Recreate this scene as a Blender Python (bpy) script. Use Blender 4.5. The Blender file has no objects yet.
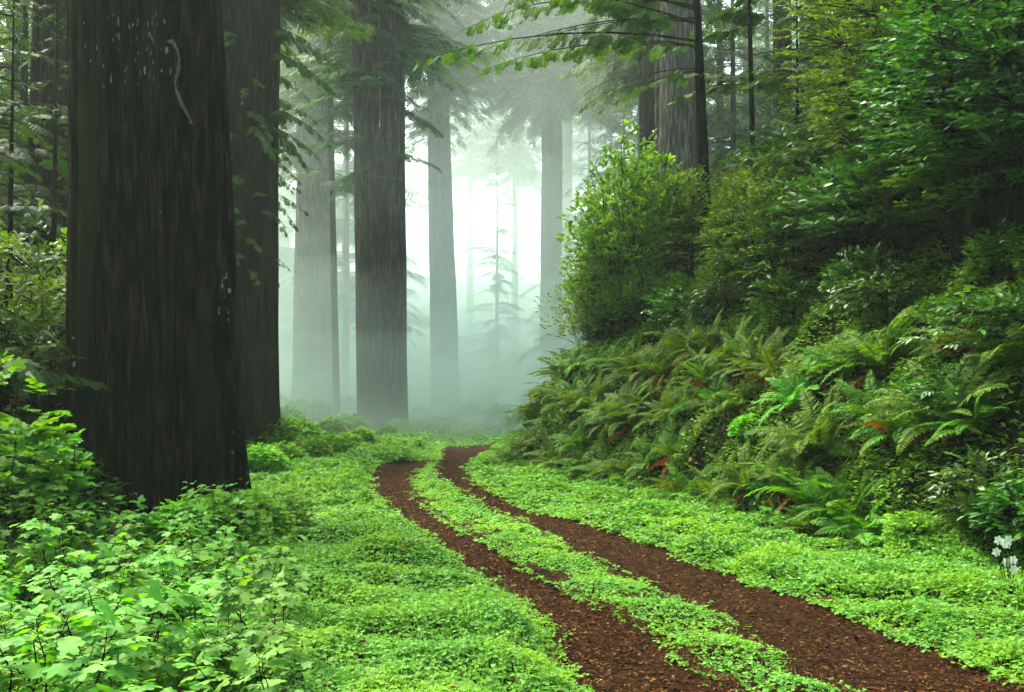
import bpy, math
import numpy as np

rng = np.random.default_rng(7)
scene = bpy.context.scene
col = scene.collection
F = 1100.0                       # focal length in pixels of a 1024 wide frame
CAM_Z = 1.7
PITCH = math.atan(39.0 / F)

# ------------------------------------------------------------------ helpers
def at(px, py, d):
    """world point seen at pixel (px, py) at depth d along the camera axis"""
    x = (px - 512) / F * d
    yc = (346 - py) / F * d
    return np.array([x, d * math.cos(PITCH) - yc * math.sin(PITCH),
                     CAM_Z + d * math.sin(PITCH) + yc * math.cos(PITCH)])

def ground_px(px, py, z=0.0):
    ray = at(px, py, 1.0) - np.array([0, 0, CAM_Z])
    t = (z - CAM_Z) / ray[2]
    return np.array([ray[0] * t, ray[1] * t])

def to_px(p):
    dx, dy, dz = p[0], p[1], p[2] - CAM_Z
    d = dy * math.cos(PITCH) + dz * math.sin(PITCH)
    yc = -dy * math.sin(PITCH) + dz * math.cos(PITCH)
    return 512 + F * dx / d, 346 - F * yc / d

def norm(v):
    return v / np.maximum(np.linalg.norm(v, axis=-1, keepdims=True), 1e-9)

class Waves:
    """smooth 2-D noise made of random plane waves, about -1..1"""
    def __init__(self, seed, size, n=14):
        r = np.random.default_rng(seed)
        a = r.uniform(0, 2 * math.pi, n)
        k = 2 * math.pi / (size * r.uniform(0.6, 2.0, n))
        self.kx, self.ky, self.p = k * np.cos(a), k * np.sin(a), r.uniform(0, 6.28, n)
    def __call__(self, x, y):
        x = np.asarray(x, float)[..., None]; y = np.asarray(y, float)[..., None]
        return np.sin(x * self.kx + y * self.ky + self.p).sum(-1) / math.sqrt(len(self.p) / 2) / 1.6

class MB:
    """collects faces and links them as ONE mesh object"""
    def __init__(self):
        self.v, self.f, self.n = [], [], 0
    def add(self, verts, faces):
        verts = np.asarray(verts, float).reshape(-1, 3)
        faces = np.asarray(faces, int)
        self.v.append(verts); self.f.append(faces + self.n); self.n += len(verts)
    def stamp(self, base, faces, frames, T):
        """copies of a little base mesh; frames (n,3,3) rows are the local axes, scaled"""
        if len(T) == 0: return
        V = np.einsum('kj,njl->nkl', base, frames) + T[:, None, :]
        k = len(base); n = len(T)
        off = (np.arange(n) * k)[:, None, None]
        by = {}
        for fc in faces: by.setdefault(len(fc), []).append(fc)
        first = True
        start = self.n
        self.v.append(V.reshape(-1, 3)); self.n += n * k
        for s, fl in by.items():
            arr = (np.array(fl)[None] + off).reshape(-1, s)
            self.f.append(arr + start)
    def tube(self, pts, rad, sides=5):
        pts = np.asarray(pts, float); rad = np.asarray(rad, float)
        t = norm(np.gradient(pts, axis=0))
        up = np.where(np.abs(t[:, 2:3]) > 0.9, np.array([[1., 0, 0]]), np.array([[0, 0, 1.]]))
        a = norm(np.cross(up, t)); b = np.cross(t, a)
        th = np.arange(sides) / sides * 2 * math.pi
        V = pts[:, None] + rad[:, None, None] * (np.cos(th)[None, :, None] * a[:, None] + np.sin(th)[None, :, None] * b[:, None])
        m = len(pts)
        i = np.arange(m - 1)[:, None] * sides; j = np.arange(sides)[None]
        j2 = (j + 1) % sides
        q = np.stack([i + j, i + j2, i + sides + j2, i + sides + j], -1).reshape(-1, 4)
        self.add(V.reshape(-1, 3), q)
    def mesh(self, name, mat, smooth=False):
        me = bpy.data.meshes.new(name)
        V = np.concatenate(self.v).astype(np.float32)
        me.vertices.add(len(V)); me.vertices.foreach_set('co', V.ravel())
        loops = np.concatenate([f.ravel() for f in self.f]).astype(np.int32)
        tot = np.concatenate([np.full(len(f), f.shape[1]) for f in self.f])
        st = np.concatenate([[0], np.cumsum(tot)[:-1]]).astype(np.int32)
        me.loops.add(len(loops)); me.loops.foreach_set('vertex_index', loops)
        me.polygons.add(len(st)); me.polygons.foreach_set('loop_start', st)
        if smooth: me.polygons.foreach_set('use_smooth', np.ones(len(st), dtype=bool))
        me.update(calc_edges=True); me.validate()
        me.materials.append(mat)
        return me
    def build(self, name, mat, parent=None, smooth=False):
        return link(name, self.mesh(name, mat, smooth), parent)

def link(name, me, parent=None, loc=None):
    o = bpy.data.objects.new(name, me); col.objects.link(o)
    if parent is not None: o.parent = parent
    if loc is not None: o.location = [float(c) for c in loc]
    return o

def tag(o, label=None, cat=None, group=None, kind=None):
    if label: o['label'] = label
    if cat: o['category'] = cat
    if group: o['group'] = group
    if kind: o['kind'] = kind
    return o

def empty(name, loc, label, cat, group=None, rz=0.0, sc=1.0):
    o = bpy.data.objects.new(name, None); col.objects.link(o)
    o.empty_display_size = 0.2
    o.location = [float(c) for c in loc]; o.rotation_euler = (0, 0, float(rz)); o.scale = (float(sc),) * 3
    return tag(o, label, cat, group)

def plant_from(name, meshes, loc, label, cat, group, rz=0.0, sc=1.0, tilt=(0, 0)):
    """a thing from shared part meshes: [(part name, mesh), ...]"""
    root = empty(name, loc, label, cat, group, rz, sc)
    root.rotation_euler = (float(tilt[0]), float(tilt[1]), float(rz))
    for pn, me in meshes: link(pn, me, root)
    return root

_O = ['first', 'second', 'third', 'fourth', 'fifth', 'sixth', 'seventh', 'eighth', 'ninth', 'tenth', 'eleventh', 'twelfth', 'thirteenth', 'fourteenth', 'fifteenth', 'sixteenth', 'seventeenth', 'eighteenth', 'nineteenth']
ORD = _O + [w for tens, th in (('twenty', 'twentieth'), ('thirty', 'thirtieth'), ('forty', 'fortieth'), ('fifty', 'fiftieth')) for w in [th] + [tens + '-' + q for q in _O[:9]]]

# ------------------------------------------------------------------ materials
def nodes_of(name):
    m = bpy.data.materials.new(name); m.use_nodes = True
    nt = m.node_tree; nt.nodes.clear()
    return m, nt, nt.nodes, nt.links

def ramp(N, stops):
    r = N.new('ShaderNodeValToRGB'); e = r.color_ramp.elements
    while len(e) < len(stops): e.new(0.5)
    for k, (p, c) in enumerate(stops):
        e[k].position = p; e[k].color = (*c, 1)
    return r

def leaf_material(name, cols, rough=0.45, spec=0.4, trans=0.35, patch=None, patch_scale=1.2, hue=0.03, tcol=None):
    m, nt, N, L = nodes_of(name)
    geo = N.new('ShaderNodeNewGeometry')
    n = len(cols)
    r = ramp(N, [((k + 0.5) / n, c) for k, c in enumerate(cols)])
    L.new(geo.outputs['Random Per Island'], r.inputs[0])
    c = r.outputs[0]
    if patch:
        tc = N.new('ShaderNodeTexCoord'); nz = N.new('ShaderNodeTexNoise')
        nz.inputs['Scale'].default_value = patch_scale; nz.inputs['Detail'].default_value = 3
        L.new(geo.outputs['Position'], nz.inputs['Vector'])
        pr = ramp(N, [(0.45, (0, 0, 0)), (0.65, (1, 1, 1))]); L.new(nz.outputs[0], pr.inputs[0])
        mx = N.new('ShaderNodeMixRGB'); L.new(pr.outputs[0], mx.inputs[0]); L.new(c, mx.inputs[1])
        mx.inputs[2].default_value = (*patch, 1)
        c = mx.outputs[0]
    oi = N.new('ShaderNodeObjectInfo')
    hs = N.new('ShaderNodeHueSaturation'); L.new(c, hs.inputs['Color'])
    mr = N.new('ShaderNodeMapRange'); L.new(oi.outputs['Random'], mr.inputs[0])
    mr.inputs[3].default_value = 0.5 - hue; mr.inputs[4].default_value = 0.5 + hue
    L.new(mr.outputs[0], hs.inputs['Hue'])
    mv = N.new('ShaderNodeMapRange'); L.new(oi.outputs['Random'], mv.inputs[0])
    mv.inputs[3].default_value = 0.82; mv.inputs[4].default_value = 1.2
    L.new(mv.outputs[0], hs.inputs['Value'])
    p = N.new('ShaderNodeBsdfPrincipled'); L.new(hs.outputs[0], p.inputs['Base Color'])
    p.inputs['Roughness'].default_value = rough; p.inputs['Specular IOR Level'].default_value = spec
    t = N.new('ShaderNodeBsdfTranslucent')
    tm = N.new('ShaderNodeMixRGB'); tm.blend_type = 'MULTIPLY'; tm.inputs[0].default_value = 1
    L.new(hs.outputs[0], tm.inputs[1]); tm.inputs[2].default_value = (*(tcol or (1.25, 1.2, 0.5)), 1)
    L.new(tm.outputs[0], t.inputs['Color'])
    mix = N.new('ShaderNodeMixShader'); mix.inputs[0].default_value = trans
    L.new(p.outputs[0], mix.inputs[1]); L.new(t.outputs[0], mix.inputs[2])
    o = N.new('ShaderNodeOutputMaterial'); L.new(mix.outputs[0], o.inputs['Surface'])
    return m

def bark_material(name, dark, light, moss=None, moss_amt=0.5, lichen=0.0, scale=1.0, seedz=0.0):
    m, nt, N, L = nodes_of(name)
    tc = N.new('ShaderNodeTexCoord')
    mp = N.new('ShaderNodeMapping'); mp.inputs['Scale'].default_value = (10 * scale, 10 * scale, 1.1 * scale)
    mp.inputs['Location'].default_value = (seedz, 0, 0)
    L.new(tc.outputs['Object'], mp.inputs[0])
    nz = N.new('ShaderNodeTexNoise'); nz.inputs['Scale'].default_value = 1.3; nz.inputs['Detail'].default_value = 7
    nz.inputs['Roughness'].default_value = 0.65
    L.new(mp.outputs[0], nz.inputs['Vector'])
    r = ramp(N, [(0.43, dark), (0.53, tuple(a * .75 + b * .25 for a, b in zip(dark, light))), (0.64, light)])
    L.new(nz.outputs[0], r.inputs[0]); c = r.outputs[0]
    if moss:
        mp2 = N.new('ShaderNodeMapping'); mp2.inputs['Scale'].default_value = (2.2, 2.2, 0.28)
        L.new(tc.outputs['Object'], mp2.inputs[0])
        n2 = N.new('ShaderNodeTexNoise'); n2.inputs['Scale'].default_value = 1.0; n2.inputs['Detail'].default_value = 5
        L.new(mp2.outputs[0], n2.inputs['Vector'])
        r2 = ramp(N, [(0.62 - 0.2 * moss_amt, (0, 0, 0)), (0.76 - 0.2 * moss_amt, (1, 1, 1))]); L.new(n2.outputs[0], r2.inputs[0])
        mx = N.new('ShaderNodeMixRGB'); L.new(r2.outputs[0], mx.inputs[0]); L.new(c, mx.inputs[1]); mx.inputs[2].default_value = (*moss, 1)
        c = mx.outputs[0]
    if lichen > 0:
        mp3 = N.new('ShaderNodeMapping'); mp3.inputs['Scale'].default_value = (1.0, 1.0, 0.5)
        L.new(tc.outputs['Object'], mp3.inputs[0])
        n3 = N.new('ShaderNodeTexNoise'); n3.inputs['Scale'].default_value = 17; n3.inputs['Detail'].default_value = 4
        L.new(mp3.outputs[0], n3.inputs['Vector'])
        n4 = N.new('ShaderNodeTexNoise'); n4.inputs['Scale'].default_value = 0.9; L.new(tc.outputs['Object'], n4.inputs['Vector'])
        mm = N.new('ShaderNodeMath'); mm.operation = 'MULTIPLY'; L.new(n3.outputs[0], mm.inputs[0]); L.new(n4.outputs[0], mm.inputs[1])
        r3 = ramp(N, [(0.41, (0, 0, 0)), (0.43, (1, 1, 1))]); L.new(mm.outputs[0], r3.inputs[0])
        mx = N.new('ShaderNodeMixRGB'); L.new(r3.outputs[0], mx.inputs[0]); L.new(c, mx.inputs[1]); mx.inputs[2].default_value = (0.30, 0.33, 0.27, 1)
        c = mx.outputs[0]
    p = N.new('ShaderNodeBsdfPrincipled'); L.new(c, p.inputs['Base Color'])
    p.inputs['Roughness'].default_value = 0.95; p.inputs['Specular IOR Level'].default_value = 0.06
    b = N.new('ShaderNodeBump'); b.inputs['Strength'].default_value = 1.0; b.inputs['Distance'].default_value = 0.22
    L.new(nz.outputs[0], b.inputs['Height']); L.new(b.outputs[0], p.inputs['Normal'])
    o = N.new('ShaderNodeOutputMaterial'); L.new(p.outputs[0], o.inputs['Surface'])
    return m

def soil_material(name, stops, scale=9.0, bump=0.03, mask=None):
    m, nt, N, L = nodes_of(name)
    tc = N.new('ShaderNodeTexCoord')
    nz = N.new('ShaderNodeTexNoise'); nz.inputs['Scale'].default_value = scale; nz.inputs['Detail'].default_value = 9
    nz.inputs['Roughness'].default_value = 0.7
    L.new(tc.outputs['Object'], nz.inputs['Vector'])
    r = ramp(N, stops); L.new(nz.outputs[0], r.inputs[0])
    p = N.new('ShaderNodeBsdfPrincipled'); L.new(r.outputs[0], p.inputs['Base Color'])
    p.inputs['Roughness'].default_value = 1.0; p.inputs['Specular IOR Level'].default_value = 0.05
    b = N.new('ShaderNodeBump'); b.inputs['Strength'].default_value = 1.0; b.inputs['Distance'].default_value = bump
    L.new(nz.outputs[0], b.inputs['Height']); L.new(b.outputs[0], p.inputs['Normal'])
    o = N.new('ShaderNodeOutputMaterial'); L.new(p.outputs[0], o.inputs['Surface'])
    return m

M = {}
M['clover'] = leaf_material('clover_leaf', [(0.075, 0.225, 0.025), (0.105, 0.28, 0.034), (0.145, 0.34, 0.045), (0.21, 0.42, 0.08)], 0.6, 0.15, 0.38, patch=(0.19, 0.37, 0.034), hue=0.0)
M['berry'] = leaf_material('berry_leaf', [(0.045, 0.17, 0.014), (0.085, 0.26, 0.024), (0.125, 0.32, 0.036), (0.22, 0.42, 0.10)], 0.6, 0.15, 0.42, patch=(0.15, 0.30, 0.03), patch_scale=14, hue=0.015)
M['maple'] = leaf_material('maple_leaf', [(0.08, 0.25, 0.015), (0.12, 0.32, 0.02), (0.18, 0.39, 0.035)], 0.6, 0.2, 0.45, hue=0.01)
M['salal'] = leaf_material('glossy_leaf', [(0.0162, 0.0585, 0.0063), (0.0288, 0.09, 0.009), (0.0495, 0.135, 0.0126), (0.09, 0.198, 0.0198)], 0.38, 0.38, 0.25, hue=0.02)
M['huck'] = leaf_material('small_leaf', [(0.03767, 0.09688, 0.006458), (0.06458, 0.1507, 0.009688), (0.1076, 0.2045, 0.01291), (0.1723, 0.2799, 0.01938)], 0.5, 0.25, 0.33, hue=0.02)
M['azalea'] = leaf_material('azalea_leaf', [(0.06348, 0.1587, 0.009522), (0.1005, 0.2116, 0.0127), (0.1481, 0.2751, 0.01693), (0.2328, 0.3597, 0.03174)], 0.5, 0.25, 0.42, hue=0.015)
M['soft'] = leaf_material('soft_leaf', [(0.12, 0.30, 0.025), (0.16, 0.37, 0.032), (0.23, 0.44, 0.05)], 0.6, 0.15, 0.42, hue=0.012)
M['fern'] = leaf_material('fern_frond', [(0.03861, 0.09438, 0.005148), (0.06435, 0.1373, 0.006864), (0.103, 0.1888, 0.0103)], 0.6, 0.12, 0.38, hue=0.03)
M['fern_bright'] = leaf_material('bright_fern_frond', [(0.06, 0.19, 0.010), (0.085, 0.24, 0.014), (0.125, 0.3, 0.02)], 0.55, 0.2, 0.4, hue=0.015)
M['dead'] = leaf_material('dead_frond', [(0.13, 0.035, 0.008), (0.2, 0.06, 0.012), (0.24, 0.10, 0.018)], 0.7, 0.1, 0.3, hue=0.01, tcol=(1.2, 0.9, 0.5))
M['needle'] = leaf_material('dark_needle', [(0.0165, 0.051, 0.0075), (0.027, 0.07125, 0.00975), (0.0435, 0.0975, 0.0135)], 0.55, 0.2, 0.35, hue=0.015)
M['needle_light'] = leaf_material('light_needle', [(0.036, 0.0864, 0.00648), (0.0576, 0.1188, 0.00864), (0.0864, 0.1512, 0.01296)], 0.55, 0.2, 0.45, hue=0.012)
M['petal'] = leaf_material('white_petal', [(0.4, 0.5, 0.36), (0.6, 0.66, 0.55)], 0.5, 0.3, 0.3, hue=0.0, tcol=(1, 1, 0.9))
M['stem'] = bark_material('stem', (0.02, 0.014, 0.008), (0.05, 0.035, 0.02), scale=3)
M['green_stem'] = bark_material('green_stem', (0.03, 0.06, 0.012), (0.06, 0.08, 0.02), scale=3)
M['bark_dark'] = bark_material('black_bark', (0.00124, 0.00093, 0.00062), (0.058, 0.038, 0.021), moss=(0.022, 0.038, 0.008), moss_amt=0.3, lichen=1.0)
M['bark_brown'] = bark_material('brown_bark', (0.007, 0.0049, 0.0028), (0.0455, 0.0315, 0.0189), moss=(0.024, 0.038, 0.010), moss_amt=0.45, seedz=3)
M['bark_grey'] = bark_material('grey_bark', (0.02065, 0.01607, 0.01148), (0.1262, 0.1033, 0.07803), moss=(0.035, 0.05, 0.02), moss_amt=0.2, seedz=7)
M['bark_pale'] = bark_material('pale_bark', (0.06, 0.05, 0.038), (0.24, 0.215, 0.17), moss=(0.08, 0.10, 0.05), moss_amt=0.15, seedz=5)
M['bark_black'] = bark_material('wet_black_bark', (0.005, 0.005, 0.004), (0.025, 0.02, 0.015), scale=1.6, seedz=11)
M['vine'] = bark_material('pale_vine', (0.16, 0.14, 0.11), (0.34, 0.32, 0.27), scale=3)
M['soil'] = soil_material('forest_soil', [(0.3, (0.004, 0.003, 0.0015)), (0.5, (0.010, 0.009, 0.003)), (0.7, (0.020, 0.024, 0.007))], 5)
M['dirt'] = soil_material('rut_dirt', [(0.30, (0.009, 0.004, 0.002)), (0.48, (0.024, 0.0095, 0.0035)), (0.60, (0.042, 0.017, 0.006)), (0.75, (0.072, 0.033, 0.012))], 14, 0.05)
M['litter'] = leaf_material('leaf_litter', [(0.014, 0.006, 0.003), (0.022, 0.009, 0.0035), (0.038, 0.0145, 0.005), (0.068, 0.026, 0.009), (0.19, 0.10, 0.03), (0.11, 0.032, 0.010), (0.012, 0.006, 0.003)], 0.85, 0.05, 0.1, hue=0.0, tcol=(1, 0.8, 0.6))

# ------------------------------------------------------------------ terrain
BANK = np.array([(9, 0.0), (6.2, 5), (4.75, 8.2), (4.45, 9.6), (3.9, 11.2), (2.5, 15.4), (1.2, 19.5), (0.1, 22.6), (0.5, 25.5), (2.6, 31),
                 (7, 40), (14, 55), (30, 90), (70, 160)], float)

def smooth_line(P, n=200):
    s = np.concatenate([[0], np.cumsum(np.linalg.norm(np.diff(P, axis=0), axis=1))])
    u = np.linspace(0, s[-1], n)
    Q = np.stack([np.interp(u, s, P[:, k]) for k in range(P.shape[1])], 1)
    return Q

def bank_dist(x, y):
    """signed distance to the foot of the bank, positive up the slope"""
    x = np.asarray(x, float); y = np.asarray(y, float)
    best = np.full(x.shape, 1e9); sg = np.ones(x.shape)
    for a, b in zip(BANK[:-1], BANK[1:]):
        d = b - a; L2 = d @ d
        t = np.clip(((x - a[0]) * d[0] + (y - a[1]) * d[1]) / L2, 0, 1)
        qx, qy = x - a[0] - t * d[0], y - a[1] - t * d[1]
        dd = np.hypot(qx, qy)
        side = d[0] * (y - a[1]) - d[1] * (x - a[0])
        m = dd < best
        best = np.where(m, dd, best); sg = np.where(m, np.where(side < 0, 1., -1.), sg)
    return best * sg

# edges of the two wheel ruts, read off the photograph and laid on the ground
LL = [(610, 715), (595, 692), (575, 658), (548, 621), (518, 587), (481, 564), (451, 547), (414, 520), (384, 497), (375, 480), (379, 468), (392, 461)]
LR = [(800, 715), (752, 692), (680, 648), (618, 607), (568, 584), (528, 557), (481, 534), (437, 510), (412, 490), (408, 474), (413, 465), (424, 459)]
RL = [(890, 715), (841, 692), (804, 661), (764, 648), (724, 618), (680, 594), (588, 557), (548, 532), (501, 510), (451, 487), (438, 472), (444, 463), (452, 457), (440, 452), (452, 447)]
RR = [(1080, 715), (1016, 692), (982, 668), (932, 648), (824, 604), (774, 591), (680, 554), (628, 537), (575, 520), (528, 509), (471, 483), (464, 468), (466, 461), (474, 455), (486, 451), (492, 446)]
fw = lambda y: min(1, max(.15, (y - 450) / 120))
LL = [(x - 17 * fw(y), y + 4) for x, y in LL]; LR = [(x - 8 * fw(y), y + 3) for x, y in LR]; RL = [(x - 8 * fw(y), y + 1) for x, y in RL]   # the clover stands in front of the left edges
RUTS = []
for a, b in ((LL, LR), (RL, RR)):
    A = smooth_line(np.array([ground_px(*p) for p in a]), 260); B = smooth_line(np.array([ground_px(*p) for p in b]), 260)
    k = np.ones(41) / 41
    def sm(P):
        Q = np.pad(P, ((20, 20), (0, 0)), mode='reflect', reflect_type='odd')
        return np.stack([np.convolve(Q[:, c], k, 'valid') for c in range(2)], 1)
    RUTS.append((sm(A), sm(B)))

n_soft, n_big, n_fine = Waves(1, 3.0), Waves(2, 14.0), Waves(3, 0.35)

def rut_inside(x, y):
    """distance into the rut (positive inside, metres)"""
    out = np.full(np.shape(x), -9.0)
    for A, B in RUTS:
        C = (A + B) / 2; W = np.linalg.norm(B - A, axis=1) / 2
        C2, W2 = C[::3], W[::3]
        for k in range(len(C2)):
            out = np.maximum(out, W2[k] - np.hypot(x - C2[k, 0], y - C2[k, 1]))
    return out

def H(x, y):
    x = np.asarray(x, float); y = np.asarray(y, float)
    s = bank_dist(x, y)
    sp = np.maximum(s, 0)
    hill = 2.3 * (1 - np.exp(-sp / 1.3)) + 0.46 * sp
    hill = np.where(hill > 12, 12 + 8 * (1 - np.exp(-(hill - 12) / 8)), hill)
    far = np.clip((y - 26) / 30, 0, 1)
    left = np.clip(-3.0 - x - 0.05 * y, 0, 40) * 0.04 * (1 - 0.7 * far)
    z = hill + left + 0.03 * n_soft(x, y) * np.clip(np.abs(s) + 0.2, 0, 1)
    z = z + 0.10 * n_big(x, y) * np.clip((np.hypot(x, y) - 28) / 20, 0, 1) * 2.0
    return z

def axis_coords(lo, hi, step, far, grow=1.16):
    c = list(np.arange(lo, hi + 1e-6, step)); d = step
    while c[-1] < far: d *= grow; c.append(c[-1] + d)
    d = step
    while c[0] > -far: d *= grow; c.insert(0, c[0] - d)
    return np.array(c)

gx, gy = axis_coords(-9, 12, 0.1, 900), axis_coords(3, 30, 0.1, 900)
X, Y = np.meshgrid(gx, gy)
Z = H(X, Y)
near = (np.abs(X - 1) < 7) & (Y > 3) & (Y < 40)
ri = np.full(X.shape, -9.0); ri[near] = rut_inside(X[near], Y[near])
Z = Z - 0.10 * np.clip((ri - 0.02) / 0.16, 0, 1)
g = MB(); ny, nx = X.shape
idx = np.arange(nx * ny).reshape(ny, nx)
g.add(np.stack([X, Y, Z], -1).reshape(-1, 3), np.stack([idx[:-1, :-1], idx[:-1, 1:], idx[1:, 1:], idx[1:, :-1]], -1).reshape(-1, 4))
tag(g.build('ground', M['soil'], smooth=True), 'dark forest soil under the plants, rising to the bank', 'ground', kind='structure')

for k, (A, B) in enumerate(RUTS):
    n, w = len(A), 25
    m = 4
    u = np.linspace(0, n - 1, n * m)
    Ai = np.stack([np.interp(u, np.arange(n), A[:, c]) for c in range(2)], 1); Bi = np.stack([np.interp(u, np.arange(n), B[:, c]) for c in range(2)], 1)
    t = np.linspace(-0.12, 1.12, w)
    P = Ai[:, None] + (Bi - Ai)[:, None] * t[None, :, None]
    prof = np.sin(np.clip(t, 0, 1) * math.pi) ** 0.7
    zz = H(P[..., 0], P[..., 1]) + 0.015 - 0.055 * prof[None] + 0.010 * n_fine(P[..., 0], P[..., 1]) + rng.normal(0, 0.003, P.shape[:2])
    q = np.arange(len(u) * w).reshape(len(u), w)
    r = MB(); r.add(np.concatenate([P, zz[..., None]], -1).reshape(-1, 3), np.stack([q[:-1, :-1], q[:-1, 1:], q[1:, 1:], q[1:, :-1]], -1).reshape(-1, 4))
    tag(r.build('dirt_track', M['dirt'], smooth=True), ['left wheel rut of reddish brown earth curving into the mist', 'right wheel rut of reddish brown earth beside the fern bank'][k], 'track', kind='structure')

A, B = RUTS[0][1], RUTS[1][0]
n = 400; ys = np.linspace(max(A[:, 1].min(), B[:, 1].min()), min(A[:, 1].max(), B[:, 1].max()), n); w = 9
def by_y(P): o = np.argsort(P[:, 1]); return np.interp(ys, P[o, 1], P[o, 0])
xa, xb = by_y(A) - .02, by_y(B) + .02
t = np.linspace(0, 1, w); PX = xa[:, None] + (xb - xa)[:, None] * t; PY = np.repeat(ys[:, None], w, 1)
r = MB(); q = np.arange(n * w).reshape(n, w)
r.add(np.stack([PX, PY, H(PX, PY) + .022 + .012 * n_fine(PX, PY)], -1).reshape(-1, 3), np.stack([q[:-1, :-1], q[:-1, 1:], q[1:, 1:], q[1:, :-1]], -1).reshape(-1, 4))
tag(r.build('middle_strip', M['dirt'], smooth=True), 'raised strip of earth between the two wheel ruts', 'track', kind='structure')

# litter of needles, bark flakes and leaves on the ruts
lit_base = np.array([(-.5, 0, 0), (0, -.5, .06), (.5, 0, 0), (0, .5, .06)], float); lit_f = [(0, 1, 2, 3)]
def rand_frames(n, sx, sy, tilt):
    a = rng.uniform(0, 2 * math.pi, n)
    t = np.stack([np.cos(a), np.sin(a), rng.normal(0, tilt, n)], -1); t = norm(t)
    up = norm(np.stack([rng.normal(0, tilt, n), rng.normal(0, tilt, n), np.ones(n)], -1))
    s = norm(np.cross(up, t)); z = np.cross(t, s)
    return np.stack([t * sx[:, None], s * sy[:, None], z * sx[:, None]], 1)
for k, (A, B) in enumerate(RUTS):
    mb = MB(); n = 34000
    u = rng.power(1.0, n) ** 2.0 * (len(A) - 1) * 0.9; v = rng.uniform(-0.08, 1.08, n)
    Ai = np.stack([np.interp(u, np.arange(len(A)), A[:, c]) for c in range(2)], 1); Bi = np.stack([np.interp(u, np.arange(len(B)), B[:, c]) for c in range(2)], 1)
    P = Ai + (Bi - Ai) * v[:, None]
    z = H(P[:, 0], P[:, 1]) + 0.022 - 0.055 * np.sin(np.clip(v, 0, 1) * math.pi) ** 0.7 + 0.01 * n_fine(P[:, 0], P[:, 1]) + rng.uniform(0, .012, n)
    ln = rng.uniform(0.006, 0.034, n) * (1 + P[:, 1] * .03); wd = ln * rng.choice([0.1, 0.2, 0.6], n)
    mb.stamp(lit_base, lit_f, rand_frames(n, ln, wd, .25), np.column_stack([P, z]))
    tag(mb.build('leaf_litter', M['litter']), ['brown needles and bark flakes littering the left rut', 'brown needles and bark flakes littering the right rut'][k], 'litter', kind='stuff')

# ------------------------------------------------------------------ clover and grass
def leaflet(fold=0.25):
    # heart shaped leaflet along +x, folded on its midrib
    v = [(0, 0, 0), (.55, -.42, fold * .5), (.95, -.36, fold * .2), (.86, 0, -.02), (.95, .36, fold * .2), (.55, .42, fold * .5)]
    return np.array(v, float), [(0, 1, 2, 3), (0, 3, 4, 5)]
tv, tf = [], []
for k in range(3):
    v, f = leaflet(); a = k * 2 * math.pi / 3
    R = np.array([[math.cos(a), math.sin(a), 0], [-math.sin(a), math.cos(a), 0], [0, 0, 1]])
    v = v * [1, 1, 1] + [.06, 0, 0]; v[:, 2] -= 0.16 * v[:, 0] ** 2
    tf += [tuple(i + len(tv) * 6 for i in q) for q in f]; tv.append(v @ R)
tre_v = np.concatenate(tv); tre_f = tf

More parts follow.
